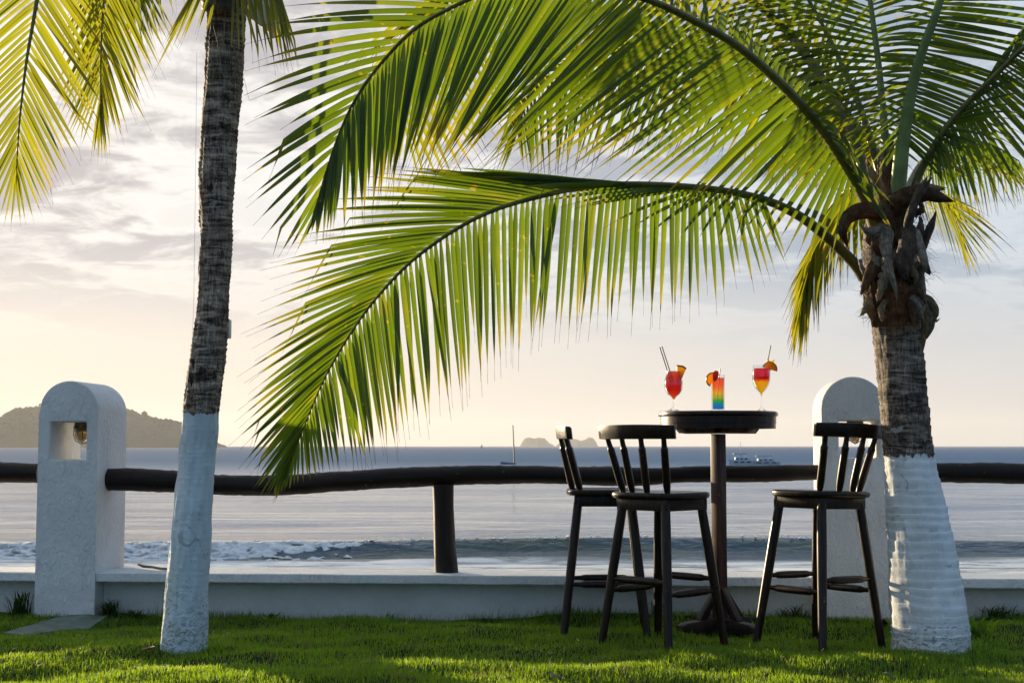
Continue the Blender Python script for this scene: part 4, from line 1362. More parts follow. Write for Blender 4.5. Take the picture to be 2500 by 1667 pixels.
# dry threads hanging in front of the trunk top
mb = MB()
random.seed(9)
for (u0, v0, u1, v1) in ((522, -20, 500, 240), (528, -10, 548, 190), (518, -10, 523, 205), (532, 0, 538, 240), (540, 20, 572, 230), (490, 60, 520, 205), (545, 150, 485, 250)):
    a, b = Q(u0, v0, 6.24), Q(u1, v1, 6.22)
    mid = (a + b) / 2 + Vector((random.uniform(-.015, .015), -.01, 0))
    mb.tube([a, (a + mid) / 2 + Vector((.004, 0, 0)), mid, b], [0.0018, 0.0016, 0.0014, 0.0008], 4, caps=False)
tag(mb.build('loose_fibre', M['twig'], pl_), kind='stuff')
strip(pl_, 'sheath', M['boot_dark'], [(506, 30, 6.24), (508, -10, 6.24), (510, -60, 6.24)], [88, 92, 90], 0.6, 0.01, 21, rag=0.3)

for (rn_, lm_), mbs in STUFF.items():
    pass
# one leftover mass of small leaflets for the short palm (two leaf materials in one mesh)
tot = MB()
for (rn_, lm_), mbs in STUFF.items():
    tot.add(mbs.v, mbs.f, 0.0, mbs.along, 0 if lm_ == 'leaf' else 1)
    tot.rnd[-len(mbs.v):] = mbs.rnd
tag(tot.build('leaflet_mass', [M['leaf'], M['leaf_old']], pr, ang=60), kind='stuff')

# things fixed to the left palm
mb = MB()
pts = [Q(556, 40, 6.5), Q(549, 130, 6.5), Q(541, 260, 6.5), Q(533, 380, 6.5), Q(527, 470, 6.48), Q(520, 560, 6.46)]
mb.tube(pts, 0.0115, 12)
tag(mb.build('conduit_pipe', M['pipe'], origin=pts[-1]), 'thin grey metal conduit running up behind the leaning palm trunk', 'pipe')
jb = MB()
c = Q(523, 755, 6.44)
jb.box((c.x - 0.03, c.y - 0.03, c.z - 0.043), (c.x + 0.0125, c.y + 0.03, c.z + 0.043))
tag(jb.build('junction_box', M['plastic'], origin=(c.x, c.y, c.z - 0.043), bevel=0.006), 'small grey plastic box on the right side of the leaning palm trunk', 'box')
mb = MB()
pts = [Q(452, 120, 6.30), Q(450, 330, 6.29), Q(447, 560, 6.29), Q(445, 700, 6.29), Q(441, 790, 6.29)]
mb.tube(pts, 0.0007, 5)
tag(mb.build('cord', simple('white cord', (0.8, 0.78, 0.72), 0.6), origin=pts[-1]), 'thin white cord hanging down the left side of the leaning palm trunk', 'cord')
fl = empty('floodlight', Q(592, 92, 6.42), 'boxy cream floodlight with orange wooden edge, under the ragged yellow frond', 'floodlight')
fd = 6.40
A_ = [Q(573, -30, fd), Q(630, -30, fd), Q(620, 78, fd), Q(578, 48, fd)]
mb = MB()
front = [p + Vector((0, -0.03, 0)) for p in A_]
back = [p + Vector((0.025, 0.11, 0)) for p in A_]
mb.add(front + back, [(0, 3, 2, 1), (4, 5, 6, 7), (0, 1, 5, 4), (1, 2, 6, 5), (2, 3, 7, 6), (3, 0, 4, 7)])
mb.build('housing', simple('cream housing', (0.70, 0.62, 0.42), 0.6, var=0.2), fl, bevel=0.006)
mb = MB()
mb.add([Q(630.5, -30, fd - .035), Q(639, -30, fd + 0.0), Q(628, 92, fd + 0.0), Q(620.5, 80, fd - .035), Q(630.5, -30, fd + .1), Q(639, -30, fd + .1), Q(628, 92, fd + .1), Q(620.5, 80, fd + .1)],
       [(0, 3, 2, 1), (4, 5, 6, 7), (0, 1, 5, 4), (1, 2, 6, 5), (2, 3, 7, 6), (3, 0, 4, 7)])
mb.build('edge_board', simple('orange wood edge', (0.48, 0.22, 0.06), 0.5, var=0.25), fl, bevel=0.003)
mb = MB()
mb.tube([Q(556, 40, 6.5), Q(566, 30, 6.48), Q(580, 26, 6.45)], 0.012, 10)
mb.build('bracket', M['pipe'], fl)

# ------------------------------------------------------------------ bar table
TC = Vector((1.022, 7.07, 0.0))
TC.z = gz(TC.x, TC.y)
ZT = Q(1651, 945, 7.07).z                      # top surface (world)
tb = empty('bar_table', TC, 'tall round dark wooden pedestal bar table holding three cocktails', 'table')
RT = pxm((1788 - 1515) / 2, 7.07)
mb = MB()
mb.lathe([(0.0, -0.026), (RT - 0.010, -0.026), (RT - 0.002, -0.022), (RT, -0.014), (RT - 0.002, -0.006), (RT - 0.010, -0.001), (0.0, 0.0)], 72, (TC.x, TC.y, ZT))
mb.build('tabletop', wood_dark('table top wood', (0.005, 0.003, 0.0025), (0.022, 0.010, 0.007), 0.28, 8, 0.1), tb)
zA = ZT - 0.0262
HA = pxm(27, 7.07)
for k in range(5):
    a0, a1 = 2 * PI * k / 5 + 0.62, 2 * PI * (k + 1) / 5 + 0.62 - 0.006
    ro, ri = RT - 0.010, RT - 0.034
    mb = MB()
    vs, fs = [], []
    nn = 18
    for i in range(nn + 1):
        a = a0 + (a1 - a0) * i / nn
        for r, z in ((ro, zA), (ro, zA - HA * 0.55), (ro - 0.0022, zA - HA * 0.57), (ro - 0.0022, zA - HA), (ri, zA - HA), (ri, zA)):
            vs.append((TC.x + r * math.cos(a), TC.y + r * math.sin(a), z))
    for i in range(nn):
        for q in range(6):
            q2 = (q + 1) % 6
            fs.append((i * 6 + q, i * 6 + q2, (i + 1) * 6 + q2, (i + 1) * 6 + q))
    fs.append((5, 4, 3, 2, 1, 0))
    fs.append(tuple(nn * 6 + q for q in range(6)))
    mb.add(vs, fs)
    mb.build('apron_segment', M['wood'], tb, ang=30)
ROT = Matrix.Translation(TC) @ Matrix.Rotation(R(34), 4, 'Z')
zB = zA - HA - TC.z
for k in range(2):
    Mx = ROT @ Matrix.Rotation(k * PI / 2, 4, 'Z')
    mb = MB()
    L_ = RT - 0.045
    zt = zB + 0.020 - 0.003 * k
    prof = [(-L_, zt), (-L_, zB - 0.004), (-L_ + 0.022, zB - 0.024), (L_ - 0.022, zB - 0.024), (L_, zB - 0.004), (L_, zt)]
    vs = [Mx @ Vector((x, y, z)) for y in (-0.031 + 0.002 * k, 0.031 - 0.002 * k) for x, z in prof]
    mb.add(vs, [(0, 1, 2, 3, 4, 5), (11, 10, 9, 8, 7, 6)] + [(q, q + 6, (q + 1) % 6 + 6, (q + 1) % 6) for q in range(6)])
    mb.build('top_batten', M['wood_red'], tb, bevel=0.004)
mb = MB()
mb.box((-0.0275, -0.0275, 0.05), (0.0275, 0.0275, zB - 0.026), ROT)
mb.build('column', M['wood_red'], tb, bevel=0.004)
for k in range(2):
    Mx = ROT @ Matrix.Rotation(k * PI / 2, 4, 'Z')
    mb = MB()
    L_ = 0.255
    h = 0.050 - 0.003 * k
    prof = [(-L_, 0.0), (-L_ + 0.002, 0.028), (-L_ + 0.02, 0.040), (-0.12, h), (0.12, h), (L_ - 0.02, 0.040), (L_ - 0.002, 0.028), (L_, 0.0), (0.17, -0.012), (-0.17, -0.012)]
    n_ = len(prof)
    vs = [Mx @ Vector((x, y, z)) for y in (-0.029, 0.029) for x, z in prof]
    mb.add(vs, [tuple(range(n_)), tuple(reversed(range(n_, 2 * n_)))] + [(q, (q + 1) % n_, (q + 1) % n_ + n_, q + n_)[::-1] for q in range(n_)])
    mb.build('foot', M['post'], tb, bevel=0.004)
for k in range(4):
    Mx = ROT @ Matrix.Rotation(k * PI / 2, 4, 'Z')
    mb = MB()
    prof = [(0.029, 0.200), (0.029, 0.150), (0.098, 0.0475), (0.142, 0.0425), (0.142, 0.052)]
    n_ = len(prof)
    vs = [Mx @ Vector((x, y, z)) for y in (-0.017, 0.017) for x, z in prof]
    mb.add(vs, [tuple(range(n_)), tuple(reversed(range(n_, 2 * n_)))] + [(q, (q + 1) % n_, (q + 1) % n_ + n_, q + n_)[::-1] for q in range(n_)])
    mb.build('brace', M['post'], tb, bevel=0.003)

# ------------------------------------------------------------------ bar stools
def stool_proto():
    root = empty('bar_stool', (0, 0, 0), '', 'bar stool', 'bar stools around the table')
    ZS = 0.700
    # seat: rounded square with a scalloped front
    mb = MB()
    n = 64
    rings = []
    for (sc, z) in ((0.93, ZS - 0.030), (0.985, ZS - 0.025), (1.0, ZS - 0.014), (0.99, ZS - 0.004), (0.955, ZS)):
        ring = []
        for q in range(n):
            a = 2 * PI * q / n
            c, s = math.cos(a), math.sin(a)
            k = (abs(c) ** 4.2 + abs(s) ** 4.2) ** (-1 / 4.2)
            x, y = 0.198 * k * c, 0.185 * k * s
            if y > 0:
                y += 0.012 * math.cos(x / 0.2 * PI) - 0.006
            ring.append((x * sc, y * sc, z))
        rings.append(ring)
    for (sc, dz) in ((0.75, -0.004), (0.45, -0.009), (0.15, -0.010)):
        rings.append([(x / 0.955 * sc, y / 0.955 * sc, ZS + dz) for x, y, z in rings[4]])
    vs = [p for r in rings for p in r]
    fs = [tuple(reversed(range(n)))]
    for i in range(len(rings) - 1):
        for q in range(n):
            q2 = (q + 1) % n
            fs.append((i * n + q, i * n + q2, (i + 1) * n + q2, (i + 1) * n + q))
    fs.append(tuple((len(rings) - 1) * n + q for q in range(n)))
    mb.add(vs, fs)
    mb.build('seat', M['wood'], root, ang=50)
    # apron box
    mb = MB()
    za, zb = ZS - 0.0305, ZS - 0.082
    for (x0, x1, y0, y1) in ((-0.148, 0.148, 0.126, 0.146), (-0.148, 0.148, -0.146, -0.126), (-0.148, -0.128, -0.1255, 0.1255), (0.128, 0.148, -0.1255, 0.1255)):
        mb.box((x0, y0, zb), (x1, y1, za))
    mb.build('apron', M['wood'], root, bevel=0.003)
    # legs
    t, f = 0.124, 0.199
    for sx, sy in ((-1, -1), (1, -1), (1, 1), (-1, 1)):
        top = Vector((sx * t, sy * t, ZS - 0.031))
        foot = Vector((sx * f, sy * f, -0.004))
        mb = MB()
        ks = [0, 0.06, 0.3, 0.55, 0.8, 1]
        mb.tube([top.lerp(foot, k) for k in ks], [0.0195, 0.021, 0.0225, 0.0215, 0.0195, 0.0175], 16)
        mb.build('leg', M['wood'], root)
    # stretchers: bobbin turned
    def at(sx, sy, z):
        k = (ZS - 0.031 - z) / (ZS - 0.031 + 0.004)
        return Vector((sx * (t + (f - t) * k), sy * (t + (f - t) * k), z))
    for (a, b, zs) in (((-1, -1), (1, -1), (0.305,)), ((-1, 1), (1, 1), (0.305,)), ((-1, -1), (-1, 1), (0.252,)), ((1, -1), (1, 1), (0.252,))):
        for z in zs:
            p, q = at(*a, z), at(*b, z)
            mb = MB()
            prof = [(0.0, .009), (0.08, .010), (0.16, .0115), (0.20, .0155), (0.23, .0165), (0.5, .0178), (0.77, .0165), (0.80, .0155), (0.84, .0115), (0.92, .010), (1.0, .009)]
            mb.tube([p.lerp(q, k) for k, r in prof], [r for k, r in prof], 14)
            mb.build('stretcher', M['wood'], root)
    # back: four turned spindles and a curved top rail
    zr0, zr1 = 0.942, 1.000

    def arc(x):
        return -0.222 + 0.050 * (x / 0.215) ** 2
    for x0, x1 in ((-0.130, -0.168), (-0.044, -0.057), (0.044, 0.057), (0.130, 0.168)):
        a = Vector((x0, -0.158 + 0.10 * (x0 / 0.2) ** 2, ZS - 0.012))
        b = Vector((x1, arc(x1) + 0.006, zr0 + 0.006))
        prof = [(0, .0115), (0.05, .0125), (0.10, .0155), (0.22, .0178), (0.55, .0172), (0.74, .0168), (0.80, .0172), (0.82, .0135), (0.88, .0118), (1.0, .0115)]
        mb = MB()
        mb.tube([a.lerp(b, k) for k, r in prof], [r for k, r in prof], 14)
        mb.build('spindle', M['wood'], root)
    mb = MB()
    vs, fs = [], []
    nn = 24
    for i in range(nn + 1):
        x = -0.222 + 0.444 * i / nn
        y = arc(x)
        sl = 2 * 0.050 * x / 0.215 ** 2
        nx, ny = -sl / math.hypot(sl, 1), 1 / math.hypot(sl, 1)
        crown = 0.004 * (1 - (x / 0.222) ** 2)
        for (o_, z) in ((-0.014, zr0), (0.014, zr0 - 0.002), (0.013, zr1 + crown), (-0.015, zr1 + crown + 0.002)):
            vs.append((x + nx * o_, y + ny * o_ - 0.10 * (z - 0.97), z))
    for i in range(nn):
        for q in range(4):
            q2 = (q + 1) % 4
            fs.append((i * 4 + q, i * 4 + q2, (i + 1) * 4 + q2, (i + 1) * 4 + q)[::-1])
    fs.append((0, 1, 2, 3))
    fs.append(tuple(reversed([nn * 4 + q for q in range(4)])))
    mb.add(vs, fs)
    mb.build('top_rail', M['wood'], root, bevel=0.005, ang=40)
    return root


def copy_tree(o, parent=None):
    c = o.copy()
    COL.objects.link(c)
    if parent is not None:
        c.parent = parent
    for ch in [x for x in bpy.data.objects if x.parent == o]:
        copy_tree(ch, c)
    return c


s1 = stool_proto()
s2 = copy_tree(s1)
s3 = copy_tree(s1)
for o, loc, rot, lab in ((s2, (0.690, 6.58, 0), (0, 0, R(-46)), 'dark wooden bar stool nearest the camera, its spindle back turned towards us'),
                         (s1, (0.452, 7.00, 0), (0, 0, R(-93)), 'dark wooden bar stool seen side-on, behind and left of the nearest stool'),
                         (s3, (1.402, 6.58, 0), (0, R(1.6), R(36)), 'slightly tilted dark wooden bar stool right of the table, in front of the arched pillar')):
    o.location = (loc[0], loc[1], gz(loc[0], loc[1]) + 0.004)
    o.rotation_euler = rot
    o['label'] = lab

# ------------------------------------------------------------------ cocktails
GL, N, p = mat('clear glass')
setp(p, Base_Color=(0.9, 0.93, 0.95), Roughness=0.03, Specular_IOR_Level=0.6)
lw = N.new('ShaderNodeLayerWeight', {'Blend': 0.10})
thin = N.new('ShaderNodeBsdfTransparent', {'Color': (0.96, 0.97, 0.97, 1)})
gloss = N.new('ShaderNodeBsdfGlossy', {'Color': (0.95, 0.97, 1, 1), 'Roughness': 0.04})
gm = N.new('ShaderNodeMixShader', {0: N.math('MULTIPLY_ADD', lw.outputs['Fresnel'], 0.7, 0.02), 1: thin.outputs[0], 2: gloss.outputs[0]})
N.l.new(gm.outputs[0], N.n['Material Output'].inputs[0])


def liquid(name, stops, z0, z1):
    m, N, p = mat(name)
    pos = N.new('ShaderNodeNewGeometry').outputs['Position']
    sep = N.new('ShaderNodeSeparateXYZ', {0: pos})
    n = N.noise(pos, 55, 4, 0.6, 0.5)
    h = N.math('ADD', sep.outputs[2], N.math('MULTIPLY', N.math('SUBTRACT', n, 0.5), 0.012))
    f = N.step(h, z0, z1, 0, 1, smooth=False)
    c = N.ramp(f, stops)
    ice = N.step(N.noise(pos, 75, 3, 0.6, 1.0), 0.58, 0.70)
    ice = N.math('MULTIPLY', ice, N.step(f, 0.45, 0.7))
    c2 = N.mix(N.math('MULTIPLY', ice, 0.28), c, (0.9, 0.75, 0.7))
    setp(p, Base_Color=c2, Roughness=0.25, Specular_IOR_Level=0.4)
    tr = N.new('ShaderNodeBsdfTranslucent', {'Color': c2})
    gam = N.new('ShaderNodeGamma', {'Color': c2, 'Gamma': 0.5})
    re = N.new('ShaderNodeBsdfTransparent', {'Color': gam.outputs[0]})
    mx = N.new('ShaderNodeMixShader', {0: 0.65, 1: p.outputs[0], 2: tr.outputs[0]})
    m2 = N.new('ShaderNodeMixShader', {0: 0.58, 1: mx.outputs[0], 2: re.outputs[0]})
    N.l.new(m2.outputs[0], N.n['Material Output'].inputs[0])
    return m


def fruit(name, col, tr=0.5, rough=0.4):
    m, N, p = mat(name)
    oc = N.new('ShaderNodeTexCoord').outputs['Object']
    n = N.noise(oc, 160, 3, 0.6)
    c = N.mix(n, tuple(x * 0.85 for x in col), col)
    setp(p, Base_Color=c, Roughness=rough, Specular_IOR_Level=0.4)
    t = N.new('ShaderNodeBsdfTranslucent', {'Color': c})
    mx = N.new('ShaderNodeMixShader', {0: tr, 1: p.outputs[0], 2: t.outputs[0]})
    N.l.new(mx.outputs[0], N.n['Material Output'].inputs[0])
    return m


FR = {'orange': fruit('orange flesh', (0.95, 0.50, 0.03), 0.7), 'rind': fruit('green rind', (0.07, 0.075, 0.01), 0.3),
      'pine': fruit('pineapple flesh', (0.92, 0.58, 0.05), 0.65), 'pinerind': fruit('pineapple rind', (0.16, 0.12, 0.03), 0.15, 0.7),
      'berry': fruit('strawberry', (0.85, 0.09, 0.06), 0.55), 'star': fruit('star fruit', (0.95, 0.72, 0.05), 0.7)}


def drink(u, v_top, v_bot, d, outer, wall, fill0, fill1, stops, label, lname):
    """outer: list of (half width px, v). Glass wall with real thickness and the drink inside it."""
    base = Q(u, v_bot, d)
    base.z = ZT + 0.0015
    top = Q(u, v_top, d).z
    zf = lambda v: base.z + (v_bot - v) / (v_bot - v_top) * (top - base.z)
    root = empty('cocktail', base, label, 'cocktail', 'cocktails on the bar table')
    prof = [(pxm(h, d), zf(v)) for h, v in outer]
    inner = [(max(0.0, r - wall), z) for r, z in prof]
    i0 = max(i for i, (h, v) in enumerate(outer) if v >= fill0)
    bowl = [q for q in inner[i0:]]
    full = [(0.0, prof[0][1])] + prof + list(reversed(bowl)) + [(0.0, bowl[0][1] + 0.0012)]
    mb = MB()
    mb.lathe([(r, z - base.z) for r, z in full], 40, base, close=True)
    mb.build('glass', GL, root, ang=45)
    # drink: fills the bowl with a hair of clearance
    zt = zf(fill1)
    lq = []
    for r, z in bowl:
        if z < zt:
            lq.append((max(0.0005, r - 0.0004), z + 0.0016))
    rt = np.interp(zt, [z for r, z in bowl], [r for r, z in bowl]) - 0.0004
    lq = [(0.0, lq[0][1])] + lq + [(rt, zt), (rt * 0.5, zt + 0.001), (0.0, zt + 0.001)]
    mb = MB()
    mb.lathe([(r, z - base.z) for r, z in lq], 40, base, close=True)
    mb.build('drink', liquid(lname, stops, zf(fill0), zt), root, ang=45)
    return base, zf


D1, D2, D3 = 7.05, 7.03, 7.09
hur = [(17, 944), (16.5, 943), (9, 940.5), (4.5, 936), (2.6, 930), (2.4, 922), (3.2, 917), (6, 911), (14, 905), (18.5, 898), (21, 890), (21.6, 882), (20.2, 872), (17, 862), (15.4, 855), (15.6, 850)]
drink(1547.5, 850, 944, D1, hur, 0.0018, 916, 853, [(0.0, (0.75, 0.28, 0.14)), (0.12, (0.85, 0.10, 0.02)), (0.35, (0.60, 0.02, 0.02)), (0.6, (0.55, 0.03, 0.05)), (0.85, (0.70, 0.09, 0.04)), (1.0, (0.75, 0.12, 0.05))],
      'curvy stemmed glass of red slush with a pineapple wedge, leftmost of the three cocktails', 'red slush')
col_ = [(15.0, 944), (15.2, 943), (15.2, 940), (15.3, 925), (15.5, 900), (15.7, 875), (15.9, 862), (15.9, 860.5)]
drink(1649.5, 860.5, 944, D2, col_, 0.0018, 940, 868, [(0.0, (0.0, 0.22, 0.75)), (0.14, (0.0, 0.30, 0.75)), (0.21, (0.02, 0.42, 0.32)), (0.28, (0.06, 0.50, 0.04)), (0.38, (0.55, 0.55, 0.03)), (0.52, (0.90, 0.55, 0.02)), (0.62, (0.95, 0.38, 0.02)), (0.75, (0.95, 0.20, 0.02)), (1.0, (0.92, 0.13, 0.04))],
      'straight glass of rainbow-layered drink, the middle one on the table', 'rainbow layers')
win = [(17, 944), (16.5, 943), (8, 940.5), (4, 936), (2.2, 929), (1.8, 918), (2.2, 908), (3.5, 902), (8, 897), (14, 889), (19, 878), (21, 868), (21, 860), (19.8, 850), (18.2, 840), (18, 838)]
drink(1749.5, 838, 943.5, D3, win, 0.0016, 903, 846, [(0.0, (0.85, 0.60, 0.02)), (0.15, (0.90, 0.58, 0.02)), (0.48, (0.95, 0.50, 0.02)), (0.54, (0.80, 0.16, 0.02)), (0.60, (0.45, 0.01, 0.02)), (0.75, (0.65, 0.01, 0.04)), (1.0, (0.70, 0.03, 0.06))],
      'wine glass of red over yellow layers with an orange slice, rightmost of the three cocktails', 'red over yellow')


def straw(a, b, d, label, group=None):
    mb = MB()
    p0, p1 = Q(a[0], a[1], d), Q(b[0], b[1], d)
    mb.tube([p0, p1], 0.0026, 10)
    return tag(mb.build('straw', M['straw'], origin=p0), label, 'straw', group)


straw((1542, 880), (1515.5, 797), D1, 'outer dark green straw in the red slush glass', 'dark straws in the drinks')
straw((1547, 878), (1520.5, 795.5), D1 + 0.006, 'inner dark green straw in the red slush glass', 'dark straws in the drinks')
straw((1646, 925), (1654, 846), D2 + 0.004, 'dark straw standing in the rainbow drink', 'dark straws in the drinks')
straw((1755, 870), (1770.5, 793), D3, 'single dark straw in the red and yellow wine glass', 'dark straws in the drinks')


def extrude_poly(mb, pts, thick, M4, mi=0):
    n = len(pts)
    vs = [M4 @ Vector((x, -thick / 2, z)) for x, z in pts] + [M4 @ Vector((x, thick / 2, z)) for x, z in pts]
    fs = [tuple(range(n)), tuple(reversed(range(n, 2 * n)))] + [(i, i + n, (i + 1) % n + n, (i + 1) % n) for i in range(n)]
    mb.add(vs, fs, mi=mi)


def citrus(c, r, ang, d, yaw, label, half=True):
    ctr = Q(c[0], c[1], d)
    M4 = Matrix.Translation(ctr) @ Matrix.Rotation(yaw, 4, 'Z') @ Matrix.Rotation(ang, 4, 'Y')
    rr = pxm(r, d)
    root = empty('orange_slice', ctr, label, 'fruit slice')
    arc = np.linspace(0, PI, 15)
    mb = MB()
    extrude_poly(mb, [(rr * 0.90 * math.cos(t), rr * 0.90 * math.sin(t)) for t in arc], 0.008, M4)
    mb.build('flesh', FR['orange'], root, ang=30)
    mb = MB()
    extrude_poly(mb, [(rr * math.cos(t), rr * math.sin(t)) for t in arc] + [(rr * 0.905 * math.cos(t), rr * 0.905 * math.sin(t)) for t in arc[::-1]], 0.0088, M4)
    mb.build('rind', FR['rind'], root, ang=30)


citrus((1638, 872), 17.5, R(-62), D2 - 0.02, R(12), 'half orange slice on the left rim of the rainbow drink')
citrus((1768, 848), 17.5, R(18), D3 - 0.022, R(-10), 'half orange slice on the right rim of the wine glass')
# pineapple wedge on the first glass
ctr = Q(1560, 866, D1 - 0.01)
root = empty('pineapple_wedge', ctr, 'pineapple wedge with brown rind on the rim of the red slush glass', 'fruit slice')
M4 = Matrix.Translation(ctr) @ Matrix.Rotation(R(14), 4, 'Z')
w_ = lambda n: pxm(n, D1)
mb = MB()
extrude_poly(mb, [(w_(-5), w_(-6)), (w_(3), w_(-9)), (w_(16), w_(18)), (w_(8), w_(23)), (w_(-6), w_(25))], 0.013, M4)
mb.build('flesh', FR['pine'], root, bevel=0.002)
mb = MB()
extrude_poly(mb, [(w_(-6.2), w_(25.2)), (w_(8), w_(23.2)), (w_(16.4), w_(18.2)), (w_(17), w_(21)), (w_(9), w_(26.5)), (w_(-5.5), w_(28))], 0.014, M4)
mb.build('rind', FR['pinerind'], root, bevel=0.0015)
# strawberry half on the rainbow drink
ctr = Q(1643.5, 864, D2 - 0.024)
mb = MB()
M4 = Matrix.Translation(ctr) @ Matrix.Rotation(R(12), 4, 'Y') @ Matrix.Diagonal((1, 0.62, 1, 1))
mb.lathe([(0.0, -pxm(12, D2)), (pxm(3.2, D2), -pxm(10, D2)), (pxm(6, D2), -pxm(3, D2)), (pxm(7.4, D2), pxm(4, D2)), (pxm(6.2, D2), pxm(10, D2)), (pxm(3, D2), pxm(12.6, D2)), (0.0, pxm(13, D2))], 18, (0, 0, 0), close=True, axis=M4)
tag(mb.build('strawberry', FR['berry'], origin=ctr), 'red strawberry half leaning on the rim of the rainbow drink', 'fruit')
# star fruit slice on the wine glass
ctr = Q(1769, 838, D3 + 0.004)
mb = MB()
M4 = Matrix.Translation(ctr) @ Matrix.Rotation(R(20), 4, 'Z') @ Matrix.Rotation(R(8), 4, 'Y')
sp_ = []
for q in range(10):
    a = PI / 2 + q * PI / 5
    r = pxm(17 if q % 2 == 0 else 8.0, D3)
    sp_.append((r * math.cos(a + PI / 5), r * math.sin(a + PI / 5)))
extrude_poly(mb, sp_, 0.008, M4)
tag(mb.build('star_fruit_slice', FR['star'], origin=ctr, bevel=0.001), 'yellow star fruit slice behind the orange slice on the wine glass', 'fruit slice')

# ------------------------------------------------------------------ boats
def seapt(u, v):
    return G(u, v, SEA)


b = seapt(1168, 1066)
d = b.y
sb = empty('sailboat', b, 'moored small blue-covered sailboat with a tall bare mast', 'sailboat')
wl = pxm(34, d)
hx0 = Q(1150, 1066, d).x
mb = MB()
secs = []
for i in range(11):
    t = i / 10
    hw = 0.62 * wl / 2.2 * math.sin(PI * min(1, 0.12 + t * 0.86)) ** 0.7 * 0.55 + 0.02
    x = hx0 + wl * t
    top = SEA + 0.20 + 0.10 * (1 - t) ** 2 * 1.5
    secs.append([(x, d - hw, top), (x, d - hw * 0.8, SEA + 0.02), (x, d, SEA - 0.12), (x, d + hw * 0.8, SEA + 0.02), (x, d + hw, top), (x, d, top + 0.05)])
vs = [p_ for s_ in secs for p_ in s_]
fs = []
for i in range(10):
    for q in range(6):
        q2 = (q + 1) % 6
        fs.append((i * 6 + q, i * 6 + q2, (i + 1) * 6 + q2, (i + 1) * 6 + q))
fs += [tuple(reversed(range(6))), tuple(60 + q for q in range(6))]
mb.add(vs, fs)
mb.build('hull', M['hullblue'], sb, ang=50)
mb = MB()
mt = [Q(1181.5, 1064, d), Q(1178, 976, d)]
mb.tube([mt[0], mt[1]], [pxm(1.6, d), pxm(1.2, d)], 8)
mb.build('mast', simple('mast', (0.05, 0.045, 0.04), 0.5), sb)

# far sail on the horizon
d = 1500.0
p0 = Q(1106, 1025, d)
p0.z = SEA
fs_ = empty('sailboat', p0, 'tiny far sailboat with one grey sail on the horizon', 'sailboat')
h = pxm(8, d)
mb = MB()
mb.add([(p0.x - 1.2, d - .8, SEA), (p0.x + 1.8, d - .8, SEA), (p0.x + 1.8, d + .8, SEA), (p0.x - 1.2, d + .8, SEA), (p0.x - 1.9, d, SEA + 0.9), (p0.x + 2.2, d, SEA + 0.9)],
       [(0, 1, 5, 4), (2, 3, 4, 5), (0, 4, 3), (1, 2, 5), (0, 3, 2, 1)])
mb.build('hull', simple('far hull', (0.10, 0.10, 0.11), 0.6), fs_, smooth=False)
mb = MB()
vs = [(p0.x + 0.9, d, SEA + 1.0), (p0.x - 1.4, d + .1, SEA + 1.1), (p0.x + 0.8, d, SEA + 1.0 + h)]
vs2 = [(x, y + 0.12, z) for x, y, z in vs]
mb.add(vs + vs2, [(0, 1, 2), (5, 4, 3), (0, 3, 4, 1), (1, 4, 5, 2), (2, 5, 3, 0)])
mb.build('sail', simple('grey sail', (0.14, 0.13, 0.14), 0.8), fs_, smooth=False)


